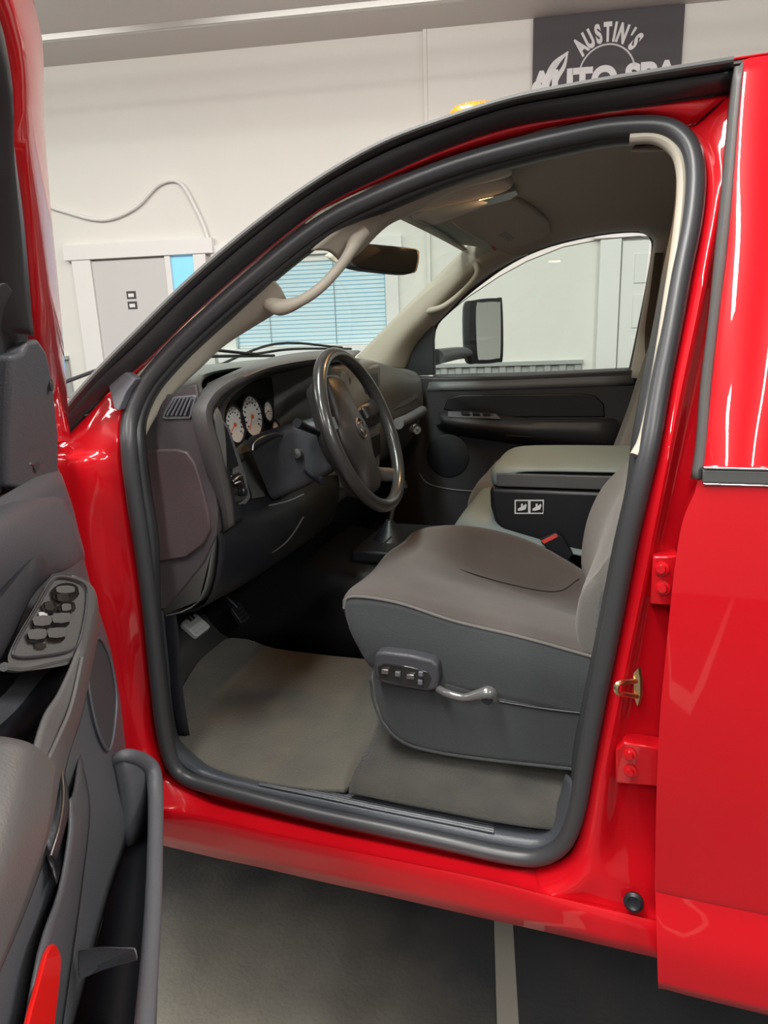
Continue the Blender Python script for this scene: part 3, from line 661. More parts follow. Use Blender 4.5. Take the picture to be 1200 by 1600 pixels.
# instrument hood
ho = [(303,655,-.745),(309,628,-.745),(328,603,-.75),(375,577,-.76),(425,559,-.77),(495,549,-.78),(560,548,-.79)]
hm = [(322,650,-.705),(330,622,-.702),(352,601,-.70),(390,582,-.70),(432,568,-.70),(495,558,-.70),(555,556,-.70)]
hi = [(331,655,-.715),(341,628,-.712),(360,610,-.71),(392,592,-.71),(430,577,-.71),(495,567,-.71),(550,565,-.71)]
hj = [(352,668,-.84),(352,640,-.84),(365,618,-.84),(392,598,-.84),(430,584,-.84),(495,574,-.84),(550,573,-.84)]
def down(pp, ext): return [U(*p[:2], 'x', p[2]) for p in ext+pp]
ho_, hm_, hi_, hj_ = (down(ho, [(345,835,-.76),(340,792,-.745),(322,730,-.74)]), down(hm, [(358,825,-.72),(352,785,-.71),(337,715,-.705)]),
                      down(hi, [(366,820,-.725),(362,780,-.72),(348,715,-.717)]), down(hj, [(405,800,-.80),(392,770,-.80),(372,715,-.82)]))
hq_ = [p+Vector((-.035, .05, 0)) if i < 6 else p+Vector((-.13, .03, -.045 if i < 9 else -.02)) for i, p in enumerate(ho_)]
loft('instrument_hood', [hq_, ho_, hm_, hi_], DASHC, dash, thick=.003, K=6, M=3)
loft('hood_lining', [hi_, hj_], DARK, dash, thick=.002, K=6, M=2)
# cluster with white-faced gauges
plate('cluster_face', [hx(*p, -.868) for p in [(352,700),(350,655),(362,618),(392,600),(430,588),(500,575),(500,690),(430,700),(380,730)]], (-.01, 0, 0), DARK, dash, bevel=0)
GF = mat('white_gauge_face', (.62, .60, .57), .5, emit=(.9, .8, .7), es=.05)
def gauge(px, py, r_, a0, a1, needle):
    c = hx(px, py, -.862); bm = bmesh.new()
    lathe_bm(bm, [(r_+.004, 0), (r_+.005, .008), (r_, .009), (r_, .003)], c, (1, 0, .12), 36); 
    g = frombm(bm, 'gauge', DARK, dash)
    bm = bmesh.new(); lathe_bm(bm, [(r_, .0), (r_, .0045), (0, .0045)], c, (1, 0, .12), 36); frombm(bm, 'dial', GF, g)
    bm = bmesh.new(); n = V((1, 0, .12)).normalized(); uy = Vector((0, 1, 0)); uz = n.cross(uy); uz = uz if uz.z > 0 else -uz
    cc = c+n*.0052
    for k in range(13):
        a = R(a0+(a1-a0)*k/12); d = uy*math.cos(a)+uz*math.sin(a)
        tube_bm(bm, [cc+d*r_*.82, cc+d*r_*.95], r_*.022, n=4, smooth=False)
        tube_bm(bm, [cc+d*r_*.66, cc+d*r_*.72], r_*.05, n=5, smooth=False)
    frombm(bm, 'dial_marks', DARK, g)
    a = R(needle); d = uy*math.cos(a)+uz*math.sin(a)
    bm = bmesh.new(); tube_bm(bm, [cc-d*r_*.1, cc+d*r_*.75], r_*.03, n=5, smooth=False); lathe_bm(bm, [(r_*.12, 0), (r_*.1, .003), (0, .003)], cc, n, 14)
    frombm(bm, 'needle', mat('orange_needle', (.8, .12, .03), .4), g)
gauge(391, 651, .050, -40, 220, 235); gauge(364, 664, .043, -40, 220, 215); gauge(416, 643, .025, -30, 210, 200); gauge(428, 672, .022, -30, 210, 120)
# left switch pod
plate('switch_pod', [hx(*p) for p in [(335,668,-.742),(350,657,-.76),(357,664,-.765),(384,742,-.765),(392,778,-.75),(385,788,-.742),(360,790,-.735),(352,760,-.735)]], (-.02, 0, 0), GREY, dash, bevel=.003)
plate('blank_panel', [hx(*p, -.730) for p in [(337,668),(350,662),(356,670),(374,728),(358,735),(352,725)]], (-.006, 0, 0), DARK, dash, bevel=.002)
hk = plate('headlamp_switch', [hx(*p, -.729) for p in [(360,744),(374,738),(379,742),(388,772),(384,780),(369,786)]], (-.006, 0, 0), SHINY, dash, bevel=.002)
lathe('knob', [(.010, 0), (.0095, .010), (.006, .013), (0, .013)], hx(376,768,-.728), (1, 0, .1), DARK, hk)
tube('chrome_toggle', [hx(364,752,-.722), hx(371,746,-.716), hx(378,743,-.722)], .003, SILV, hk); tube('chrome_toggle', [hx(366,756,-.722), hx(375,753,-.716), hx(380,759,-.722)], .0025, SILV, hk)
# end panel: side vent and fuse cover
def ey(px, py, y=.166): return U(px, py, 'y', y)
av = plate('air_vent', [ey(*p, .160) for p in [(252,653),(258,640),(270,620),(303,617),(306,620),(299,650),(296,655),(258,656)]], (0, .01, 0), GREY, dash, bevel=.002)
vf = bmesh.new(); plate_bm(vf, [ey(*p, .1585) for p in [(257,650),(263,638),(273,623),(300,620),(295,650)]], (0, .002, 0)); frombm(vf, 'vent_opening', DARK, av)
for k in range(5):
    f = (k+.5)/5
    tube('vane', [ey(258+f*34, 649, .157), ey(270+f*28+4, 622, .157)], .0022, GREY, av, smooth=False)
BRN = mat('plum_brown_plastic', (.085, .058, .064), .40, bump=(420, .3))
plate('fuse_panel_cover', [ey(*p, .158) for p in [(212,703),(275,702),(291,706),(303,722),(314,755),(325,800),(328,826),(318,850),(290,872),(234,880),(222,800)]], (0, .012, 0), BRN, dash, bevel=.004)
plate('end_panel', [ey(*p, .164) for p in [(208,703),(226,668),(258,622),(290,605),(306,600),(312,640),(324,700),(340,795),(338,835),(318,880),(290,915),(258,952),(240,952),(226,850)]], (0, .01, 0), mat('plum_grey_plastic', (.068, .058, .064), .42, bump=(420, .3)), dash, bevel=.003)
# lower knee panel
loft('knee_panel', [[Vector((-.765, .18, 1.20)), Vector((-.77, .30, 1.185)), Vector((-.775, .45, 1.16)), Vector((-.78, .62, 1.16)), Vector((-.76, .8, 1.19))],
                    [Vector((-.745, .18, 1.12)), Vector((-.735, .30, 1.10)), Vector((-.74, .45, 1.07)), Vector((-.74, .62, 1.07)), Vector((-.73, .8, 1.10))],
                    [Vector((-.79, .18, .99)), Vector((-.78, .30, .985)), Vector((-.78, .45, .98)), Vector((-.78, .62, .98)), Vector((-.78, .8, .98))],
                    [Vector((-.92, .18, .95)), Vector((-.92, .30, .95)), Vector((-.92, .45, .95)), Vector((-.92, .62, .95)), Vector((-.92, .8, .95))]], DARK, dash, K=5, M=4)
# centre stack and passenger side
cs = plate('centre_stack', [Vector((-.70, .80, 1.43)), Vector((-.70, 1.13, 1.43)), Vector((-.715, 1.13, 1.10)), Vector((-.715, .80, 1.10))], (-.02, 0, 0), GREY, dash, bevel=.008)
for (y0, y1, z0, z1, m_) in ((.84, 1.09, 1.35, 1.41, DARK), (.84, 1.09, 1.25, 1.32, DARK), (.84, 1.09, 1.15, 1.22, DARK)):
    box('control_panel', (-.705, y0, z0), (-.697, y1, z1), m_, dash)
for k, (y, z) in enumerate([(.88, 1.285), (.965, 1.285), (1.05, 1.285)]): lathe('control_knob', [(.014, 0), (.012, .014), (0, .015)], (-.697, y, z), (1, 0, 0), SILV, dash, n=20)
loft('glovebox', [[hx(*p, -.715) for p in [(588,580),(605,590),(618,602),(630,640)]], [far(612,576,1.35), far(640,582,1.55), far(650,592,1.62), far(654,640,1.62)]], GREY, dash, K=4, M=3) if False else None
gb = plate('glovebox_lid', [far(*p) for p in [(586,576,1.17),(612,583,1.35),(634,587,1.55),(644,592,1.60),(655,622,1.62),(640,632,1.50),(610,645,1.3),(590,655,1.18)]], (-.015, 0, 0), GREY, dash, bevel=.006)
plate('side_vent', [far(*p) for p in [(638,588,1.62),(646,592,1.66),(652,618,1.66),(644,624,1.62)]], (-.01, 0, 0), DARK, dash, bevel=.002)
kn = lathe('lighter_knob', [(.018, 0), (.020, .010), (.016, .018), (.009, .020), (0, .017)], far(647,672,1.22), (.7, -.6, .2), CHR, dash, n=24)
tube('dash_lower_roll', [far(622,662,1.25), far(640,654,1.42), far(660,642,1.62)], .02, GREY, dash)

# ================================================================== STEERING WHEEL
wc = Vector((-.553, .53, 1.308)); wn_ = Vector((math.cos(R(20)), 0, math.sin(R(20)))); wu = Vector((0, 1, 0)); wv = Vector((-math.sin(R(20)), 0, math.cos(R(20))))
def wl(a, b, c=0): return wc+wu*a+wv*b+wn_*c
bm = bmesh.new(); tube_bm(bm, [wl(.185*math.cos(R(a)), .185*math.sin(R(a))) for a in range(0, 360, 15)], .0158, n=16, closed=True, K=3)
sw = frombm(bm, 'steering_wheel', WHEEL, T)
hh = [(.034,.142),(.052,.112),(.062,.07),(.070,.042),(.084,.018),(.082,-.025),(.064,-.06),(.050,-.09),(.046,-.125),(.030,-.146)]
hub = hh+[(-a, b) for a, b in hh[::-1]]
PADM = mat('dark_airbag_plastic', (.030, .026, .026), .38, bump=(420, .3))
def ring(sc, c): return [wl(a*sc, b*sc, c) for a, b in hub]
bm = bmesh.new(); loft_bm(bm, [ring(.93, -.080), ring(1.0, -.060), ring(1.0, -.033), ring(.93, -.017), ring(.55, -.005), ring(.05, -.001)], 3, 3, closed=True)
frombm(bm, 'airbag_pad', PADM, sw, ang=60)
for sx in (-1, 1):
    bm = bmesh.new(); tube_bm(bm, [wl(sx*.05, .02, -.045), wl(sx*.12, .034, -.030), wl(sx*.18, .045, -.002)], [.034, .024, .022], n=12, flat=wn_, fs=.38); frombm(bm, 'spoke', PADM, sw)
    bm = bmesh.new(); tube_bm(bm, [wl(sx*.040, -.085, -.050), wl(sx*.080, -.115, -.034), wl(sx*.122, -.138, -.002)], [.032, .020, .018], n=12, flat=wn_, fs=.38); frombm(bm, 'spoke', PADM, sw)
    bm = bmesh.new(); plate_bm(bm, [wl(sx*(.115+a*.022), .036+b*.016, -.020) for a, b in ((-1, -1), (1, -.8), (1, .9), (-1, 1))], wn_*.006); frombm(bm, 'thumb_switch', SHINY, sw, bevel=.002)
# ram's-head shield badge
bm = bmesh.new(); tube_bm(bm, [wl(.020*math.cos(R(a)), .024*math.sin(R(a))+.005, -.0005) for a in range(0, 360, 20)], .0022, n=6, closed=True, K=2)
plate_bm(bm, [wl(a, b+.005, -.0015) for a, b in ((-.006,.012),(.006,.012),(.0075,.002),(.003,-.015),(-.003,-.015),(-.0075,.002))], wn_*.003)
for s_ in (-1, 1): tube_bm(bm, [wl(s_*.004, .018, .0005), wl(s_*.013, .016, .0005), wl(s_*.015, .004, .0005), wl(s_*.010, -.004, .0005), wl(s_*.008, .003, .0005)], .003, n=6)
frombm(bm, 'emblem', mat('dull_emblem_metal', (.18, .16, .15), .35, .8), sw)
# column shroud
ax_ = -wn_
def csec(dist, hw, up, dnn, r_=.02):
    o = wc+ax_*dist; return [o+wu*a+wv*b for a, b in rrect(2*hw, up+dnn, r_, 4)]
bm = bmesh.new(); loft_bm(bm, [csec(.03, .05, .05, .05, .03), csec(.06, .062, .055, .060, .03), csec(.10, .066, .06, .07), csec(.17, .075, .07, .085), csec(.25, .08, .07, .09)], 1, 2, closed=True, smooth=False, capends=True)
col = frombm(bm, 'steering_column_shroud', GREYD, T, ang=50)
lathe('tilt_knob', [(.008, -.01), (.008, .006), (.011, .008), (.011, .014), (0, .016)], U(467,708,'y',.452), (0, -1, .1), SILV, col, n=18)
tube('tilt_lever', [U(478,735,'y',.455), U(492,746,'y',.43), U(505,752,'y',.41)], [.006, .007, .009], DARK, col)
tube('turn_signal_stalk', [wl(-.05, .02, -.07), wl(-.11, .045, -.075), wl(-.165, .065, -.07)], [.008, .008, .011], DARK, col)
# silver edge of the cluster opening above the shroud
tube('bezel_edge', [hx(394,704,-.735), hx(397,692,-.735), hx(410,683,-.73), hx(430,677,-.725), hx(449,680,-.72)], .003, SILV, dash)
tube('knee_panel_edge', [U(*p) for p in [(420,790,'y',.40),(450,783,'y',.44),(475,772,'y',.47)]], .002, GREY, dash)
tube('bonnet_release_cable', [U(*p) for p in [(404,866,'y',.40),(418,866,'y',.40),(436,856,'y',.40),(455,838,'y',.40),(474,808,'y',.40)]], .0022, SILV, dash)

# ================================================================== FLOOR, PEDALS, TUNNEL
def fz(px, py, z=.615): return U(px, py, 'z', z)
loft('floor_carpet', [[Vector((x, y, z)) for x, z in ((-1.33, .95), (-1.2, .72), (-1.08, .618), (-.8, .606), (-.4, .606), (0, .606), (.6, .606), (1.15, .606))] for y in (.12, .5, .9, 1.3, 1.8)], CARD, T, K=3, M=1)
tn = loft('transmission_tunnel', [[Vector((-1.3, y, .62+(h*1.25))), Vector((-1.0, y, .62+h*1.15)), Vector((-.7, y, .62+h)), Vector((-.3, y, .62+h*.85)), Vector((.2, y, .62+h*.6)), Vector((1.1, y, .62+h*.4))] for y, h in ((.735, -.02), (.765, .16), (.81, .235), (.9, .255), (1.0, .26), (1.1, .255), (1.2, .235), (1.24, .16), (1.27, -.02))], mat('black_tunnel_mat', (.008, .009, .011), .35), T, K=3, M=2)
rc = loft('rear_carpet', [[fz(547,1240,.63), fz(620,1254,.63), fz(700,1270,.63), fz(800,1289,.63), fz(890,1300,.63)], [fz(552,1218,.645), fz(625,1230,.65), fz(700,1244,.65), fz(800,1262,.65), fz(895,1272,.65)],
     [fz(582,1160,.655), fz(650,1175,.665), fz(720,1190,.665), fz(800,1205,.665), fz(900,1220,.665)], [fz(600,1100,.655), fz(660,1110,.66), fz(740,1120,.66), fz(820,1130,.66), fz(910,1140,.66)]], CARP, T, thick=.02, K=4, M=4)
FM = mat('beige_grey_mat', (.15, .137, .11), 1, bump=(220, 1), var=(7, .55, (.085, .08, .068)), sheen=.3)
mp = [fz(*p, .618) for p in [(268,1150),(285,1178),(330,1205),(400,1225),(470,1237),(530,1240),(548,1232),(585,1165),(600,1100),(590,1042),(520,1030),(430,1018),(385,1003),(350,1005),(310,1040),(275,1100)]]
fm = frombm(plate_bm(bmesh.new(), cr(mp, 3, True), (0, 0, .012)), 'floor_mat', FM, None, bevel=.005)
tag(fm, 'worn beige-grey carpet mat lying in the driver footwell of the red truck', 'car mat')
# scuff plate
def sc(l): return [S(*p) for p in l]
spx = [(240,955),(248,1050),(257,1130),(270,1178),(310,1212),(400,1238),(500,1262),(600,1284),(700,1305),(790,1324),(850,1332),(885,1300),(905,1230)]
spi = [(253,955),(262,1050),(268,1120),(284,1162),(330,1195),(410,1216),(500,1230),(600,1250),(700,1269),(790,1286),(850,1290),(868,1268),(885,1210)]
spm = [((a[0]+b[0])/2, (a[1]+b[1])/2) for a, b in zip(spx, spi)]
SCF = mat('blue_grey_scuff_plastic', (.060, .066, .078), .38, bump=(300, .3))
scp = loft('scuff_plate', [sc([(*p, .100) for p in spx]), sc([(*p, .112) for p in spm]), sc([(*p, .165) for p in spi]), [X(p, dy=.01, dz=-.03) for p in sc([(*p, .170) for p in spi])]], SCF, T, K=5, M=3)
for k in range(5):
    f = (k+.6)/5.6
    l_ = []
    for a, b in zip(spm[5:10], spi[5:10]):
        p = sc([(*a, .112)])[0].lerp(sc([(*b, .165)])[0], -.15+1.0*f); l_.append(p+Vector((0, -.001, .003)))
    l_[-1] = l_[-1].lerp(l_[-2], .2)
    tube('tread_rib', l_, .0028, SCF, scp, n=6)
# kick panel by the front pillar
loft('kick_panel', [[S(*p, .172) for p in [(246,890),(256,955),(264,1060),(280,1145)]], [U(*p, 'y', .20) for p in [(262,930),(275,1000),(282,1080),(290,1150)]], [Vector((-1.15, .2, z)) for z in (.97, .9, .75, .64)]], DARK, T, K=4, M=2)
# pedals
def pedal(px, py, x, w_, h_, m_, tilt=.5):
    c = U(px, py, 'x', x); n = Vector((math.cos(tilt), 0, math.sin(tilt))); v = Vector((-math.sin(tilt), 0, math.cos(tilt)))
    bm = bmesh.new(); plate_bm(bm, [c+wu*a+v*b for a, b in rrect(w_, h_, .008, 3)], n*.012); o = frombm(bm, 'pedal', m_, T, bevel=.002)
    bm = bmesh.new()
    for k in range(4): tube_bm(bm, [c+n*.0125+wu*(-w_*.4)+v*(h_*(-.3+.2*k)), c+n*.0125+wu*(w_*.4)+v*(h_*(-.3+.2*k))], .0022, n=5, smooth=False)
    frombm(bm, 'tread', m_, o)
    tube('pedal_arm', [c+Vector((0, 0, .02)), c+Vector((-.07, 0, .1)), c+Vector((-.09, .0, .25))], .008, DARK, o)
pedal(303, 981, -.93, .062, .052, mat('worn_pedal_rubber', (.30, .31, .32), .4), .9); pedal(372, 960, -1.02, .05, .06, DARK, .6); pedal(396, 948, -1.04, .045, .10, DARK, .6)
# floor shifter
shf = lathe('shifter_boot', [(.075, 0), (.06, .02), (.03, .06), (.012, .09)], (-.64, .98, .875), (0, 0, 1), DARK, T)
tube('lever', [Vector((-.64, .98, .95)), Vector((-.62, .97, 1.02)), Vector((-.60, .96, 1.06))], .007, SILV, shf); lathe('knob', [(.008, 0), (.02, .015), (.022, .03), (.012, .045), (0, .047)], (-.60, .96, 1.05), (.2, 0, 1), SHINY, shf)
tub = box('floor_console_tray', (-.72, .84, .865), (-.46, 1.16, .905), DARK, T, bevel=.01)
for y in (.90, .95): tube('tray_edge', [U(590,862,'y',y), U(604,846,'y',y), U(612,838,'y',y)], .003, SILV, tub)

# ================================================================== SEATS
def su(px, py, y): return U(px, py, 'y', y)
def fb(y, dx=0, dz=0): return [Vector((-.40+dx, y, .845+dz)), Vector((-.455+dx, y, .90+dz))]
cu = bmesh.new()
rows = [
 fb(.235)+[su(*p, .235) for p in [(543,968),(552,975),(700,1040),(800,1062),(960,1090)]],
 fb(.222)+[su(*p, .222) for p in [(540,946),(600,944),(710,973),(815,997),(960,1045)]],
]
seat_side = rows
r_seam = [Vector((-.40, .222, .845)), Vector((-.462, .222, .90)), su(538,950,.222), su(549,932,.222), su(620,941,.222), su(710,970,.222), su(815,995,.222), su(930,1027,.222)]
r_crest = [Vector((-.40, .262, .845)), Vector((-.47, .262, .90)), su(545,938,.262), su(562,916,.262), su(640,928,.262), su(730,951,.262), su(820,974,.262), su(935,1004,.262)]
r_v1 = [Vector((-.41, .36, .845)), Vector((-.475, .36, .90)), su(575,912,.36), su(592,893,.36), su(660,905,.36), su(750,930,.36), su(830,951,.36), su(935,980,.36)]
r_c = [Vector((-.415, .52, .845)), Vector((-.48, .52, .90)), su(604,880,.52), su(618,864,.52), su(700,900,.52), su(780,925,.52), su(850,945,.52), su(940,970,.52)]
r_v2 = [Vector((-.41, .66, .845)), Vector((-.475, .66, .90)), su(628,862,.66), su(640,846,.66), su(700,872,.66), su(780,905,.66), su(845,925,.66), su(930,918,.66)]
r_c2 = [Vector((-.41, .765, .845)), Vector((-.47, .765, .90)), su(640,846,.765), su(658,828,.765), su(715,825,.765), su(780,836,.765), su(845,858,.765), su(925,900,.765)]
r_s2 = [Vector((p.x, .80, min(p.z-.03, 9))) for p in r_c2]
r_b2 = [Vector((p.x, .795, .82)) for p in r_c2]
loft_bm(cu, [r_seam, r_crest, r_v1, r_c, r_v2, r_c2, r_s2, r_b2], 5, 5)
seat = frombm(cu, 'driver_seat', FAB, T, thick=.004, ang=70)
for pts in ([(598,893,.40),(700,915,.42),(800,945,.42),(905,972,.42)], [(625,852,.62),(700,884,.62),(790,912,.62),(868,925,.62),(905,905,.66)]): tube('seam', [su(*p)+Vector((0, 0, .001)) for p in pts], .0016, mat('seam_thread', (.02, .018, .017), 1), seat)
tube('piping', [X(p, dy=-.002, dz=.0) for p in r_seam[2:]], .003, FABL, seat)
# cushion side
r_lo = [Vector((-.37, .228, .83)), su(570,1020,.228), su(585,1040,.228), su(650,1054,.228), su(740,1078,.228), su(840,1098,.228), su(900,1112,.228), su(960,1125,.228)]
r_mid = [a.lerp(b, .5)+Vector((0, -.012, 0)) for a, b in zip(r_seam, r_lo)]
r_mid[0] = Vector((-.44, .222, .87)); 
r_m0 = [Vector((-.475, .235, .93)), su(539,956,.222)]
sideT = [su(539,944,.222), su(549,934,.222), su(620,941,.222), su(710,970,.222), su(815,995,.222), su(960,1037,.222)]
sideM = [su(548,985,.212), su(562,990,.208), su(625,1000,.208), su(715,1022,.208), su(820,1042,.208), su(965,1080,.21)]
sideB = [su(574,1035,.212), su(590,1047,.208), su(650,1060,.208), su(740,1084,.208), su(840,1106,.208), su(965,1136,.208)]
loft('cushion_side', [sideT, sideM, sideB], SIDE, seat, K=5, M=5)
# front face of the cushion
ff = [[Vector((p.x+.004, p.y, p.z)) for p in (r[2], r[1], r[0])] for r in (r_seam, r_crest, r_v1, r_c, r_v2, r_c2)]
# plastic side shield
sd = [(580,1040),(590,1030),(660,1052),(760,1082),(860,1103),(960,1120),(960,1215),(905,1204),(800,1192),(720,1182),(660,1172),(622,1157),(598,1130),(584,1095),(578,1060)]
shd = plate('side_shield', [su(*p, .205) for p in sd], (0, .03, 0), SIDE, seat, bevel=.010)
tube('shield_lower_edge', [su(*p, .204) for p in [(578,1062),(584,1098),(600,1132),(630,1160),(680,1175),(760,1187),(905,1203)]], .003, SIDE, seat)
tube('shield_groove', [su(*p, .2045) for p in [(780,1096),(840,1106),(905,1114),(950,1118)]], .0028, DARK, seat)
sp = [(583,1030),(586,1021),(600,1019),(640,1024),(675,1032),(684,1040),(686,1060),(682,1078),(668,1081),(630,1075),(595,1068),(585,1058)]
swp = plate('seat_switch_panel', [su(*p, .178) for p in sp], (0, .03, 0), GREYD, seat, bevel=.006)
plate('switch_recess', [su(*p, .1765) for p in [(590,1042),(600,1037),(640,1042),(668,1050),(674,1060),(668,1076),(630,1070),(592,1060)]], (0, .003, 0), SHINY, seat, bevel=.001)
for (cx_, cy_, w_) in ((601,1050,11),(621,1054,8),(641,1058,12),(657,1054,7),(656,1067,7)):
    plate('seat_switch', [su(*p, .170) for p in [(cx_-w_/2,cy_-4),(cx_+w_/2,cy_-3),(cx_+w_/2,cy_+4),(cx_-w_/2,cy_+3)]], (0, .006, 0), SILV if w_ > 8 else GREY, seat, bevel=.001)
bm = bmesh.new(); tube_bm(bm, [su(*p) for p in [(686,1077,.185),(700,1084,.17),(725,1090,.165),(748,1085,.165),(764,1082,.17),(770,1090,.18)]], [.008,.008,.0075,.010,.013,.011], n=12)
lv = frombm(bm, 'recline_lever', mat('satin_grey_lever', (.20, .20, .20), .25, .5), seat)
lathe('lever_pivot', [(.011, 0), (.009, .004), (0, .002)], su(761,1093,.165), (0, -1, 0), DARK, seat, n=20)
# backrest
def bk(y, pts, zs=(.86,)): return [su(*p, y) for p in pts]
B0 = bk(.235, [(950,1060),(935,1035),(925,1005),(922,975),(930,925),(960,880),(990,830),(1060,700)])
B1 = bk(.262, [(935,1045),(912,1012),(903,985),(903,960),(913,920),(940,890),(974,868),(1040,740)])
B2 = bk(.36, [(945,1000),(925,975),(918,940),(922,905),(935,860),(955,810),(985,760),(1030,690)])
B3 = bk(.52, [(950,985),(932,955),(925,920),(928,885),(938,840),(957,790),(985,745),(1020,690)])
B4 = bk(.68, [(945,960),(925,930),(915,895),(916,860),(926,810),(948,762),(985,722),(1020,680)])
B5 = bk(.76, [(940,930),(920,905),(916,880),(917,850),(927,805),(950,762),(990,720),(1025,680)])
B6 = [X(p, dx=.12, dy=.035) for p in B5]; Bm = [X(p, dx=.18, dy=-.0) for p in B0]
loft('backrest', [Bm, B0, B1, B2, B3, B4, B5, B6], FABL, seat, K=5, M=4)
loft('backrest_side', [[X(p, dx=.010, dy=-.012) for p in B0], [X(p, dx=.10, dy=-.02) for p in B0], [X(p, dx=.2, dy=-.0) for p in B0]], SIDE, seat, K=5, M=3)
# buckle
bkl = plate('seat_belt_buckle', [su(*p, .80) for p in [(842,842),(868,832),(878,838),(895,866),(886,880),(865,868)]], (0, .018, 0), DARK, seat, bevel=.003)
plate('buckle_button', [su(*p, .797) for p in [(845,845),(869,834),(872,839),(850,850)]], (0, .02, 0), mat('red_button', (.75, .08, .07), .4, emit=None), seat, bevel=.001)
tube('buckle_stalk', [su(885,876,.81), su(905,900,.81), su(925,930,.81)], .010, DARK, seat)
# centre console (folded jump seat)
con = bmesh.new()
def csr(y, top, sc_=0):
    return None
cb_ = [(-.305,1.115),(-.303,1.06),(-.292,1.02),(-.262,.975),(-.20,.945),(-.05,.93),(.2,.93),(.2,1.115)]
plate_bm(con, [Vector((x, .825, z)) for x, z in cb_], (0, .37, 0)); cons = frombm(con, 'centre_console', DARK, T, bevel=.014)
lid = [(-.308,1.118),(-.310,1.140),(-.302,1.158),(-.27,1.170),(-.15,1.174),(.05,1.175),(.2,1.175),(.2,1.118)]
frombm(loft_bm(bmesh.new(), [[Vector((x+.06*(k == 0)+.06*(k == 6)+.02*(k in (1, 5)), y, 1.118+(z-1.118)*(.80 if k in (0, 6) else .95 if k in (1, 5) else 1))) for x, z in lid] for k, y in enumerate((.822, .836, .90, 1.01, 1.12, 1.184, 1.198))], 3, 3), 'console_lid', PALE, cons, thick=.004, ang=60)
box('lid_side', (-.285, .818, 1.118), (.2, .828, 1.155), DASHC, cons, bevel=.004)
lb = plate('warning_label', [su(*p, .8215) for p in [(804,781),(850,781),(849,803),(804,803)]], (0, .001, 0), WHITE, cons, bevel=0)
for x0 in (806, 829):
    plate('label_field', [su(*p, .8208) for p in [(x0,783),(x0+19,783),(x0+19,801),(x0,801)]], (0, .0005, 0), mat('label_black', (.01, .01, .01), .5), cons, bevel=0)
    bm = bmesh.new(); plate_bm(bm, [su(x0+a, 783+b, .8203) for a, b in [(3,12),(8,9),(8,4),(11,4),(11,8),(16,4),(17,7),(15,13),(8,15),(3,15)]], (0, .0004, 0)); frombm(bm, 'pictogram', WHITE, cons, smooth=False)
# centre cushion and passenger seat
def cushion(name, x0, x1, y0, y1, z0, z1, m_, parent, r_=.05, tilt=0):
    bm = bmesh.new(); rr = []
    prof = [(x0+.05, z0), (x0+.005, z0+(z1-z0)*.45), (x0+.02, z1-.03), (x0+.08, z1), (x0+(x1-x0)*.6, z1-tilt), (x1, z1-tilt*1.6)]
    for k, (y, f) in enumerate(((y0, .75), (y0+.02, .93), (y0+.07, 1), ((y0+y1)/2, .99), (y1-.07, 1), (y1-.02, .93), (y1, .75))):
        rr.append([Vector((x+(.02 if k in (0, 6) else 0), y, z0+(z-z0)*f)) for x, z in prof])
    loft_bm(bm, rr, 5, 4); return frombm(bm, name, m_, parent, thick=.004, ang=70)
cushion('centre_seat_cushion', -.42, .1, .815, 1.22, .85, 1.035, PALE, T, tilt=.06)
ps = cushion('passenger_seat', -.455, .1, 1.245, 1.76, .83, 1.03, FABL, T, tilt=.07)
pb = bmesh.new(); rr = []
for k, y in enumerate((1.26, 1.29, 1.36, 1.5, 1.64, 1.71, 1.74)):
    dx = (.04, .01, 0, .02, 0, .01, .04)[k]; rr.append([Vector((x+dx, y, z)) for x, z in ((-.02, .93), (.0, 1.05), (.03, 1.15), (.06, 1.25), (.085, 1.35), (.12, 1.46), (.17, 1.50), (.22, 1.48))])
loft_bm(pb, rr, 4, 3); frombm(pb, 'backrest', FABL, ps, thick=.004, ang=70)

# ================================================================== B PILLAR HARDWARE, REAR DOOR
st = bmesh.new()
cst = lambda px, py, o=.055: S(px, py, o)
tube_bm(st, [cst(994,1064,.075), cst(975,1066,.04), cst(964,1070,.03), cst(964,1082,.03), cst(975,1085,.04), cst(996,1088,.075)], .0042, n=8, K=3)
plate_bm(st, [cst(*p, .072) for p in [(990,1052),(997,1044),(1000,1062),(1000,1088),(996,1104),(991,1090)]], (.004, .006, 0))
frombm(st, 'door_striker', GOLD, T)
for pts, bolts in (([(1020,870),(1060,868),(1058,948),(1016,944)], [(1034,888),(1036,918)]), ([(962,1172),(975,1160),(1034,1170),(1032,1230),(962,1224)], [(984,1178),(985,1204)])):
    h = plate('door_hinge', [S(*p, .058) for p in pts], (0, .035, 0), RED, T, bevel=.003)
    for b in bolts:
        lathe('hinge_bolt', [(.011, -.003), (.011, .003), (.007, .004), (.006, .010), (0, .010)], S(*b, .058), (-.2, -1, .1), RED, h, n=12)
pg = lathe('rubber_plug', [(.016, -.004), (.016, .002), (.011, .005), (.007, .003), (0, .003)], S(990,1410,.036), (-.1, -1, .35), DARK, T, n=24)
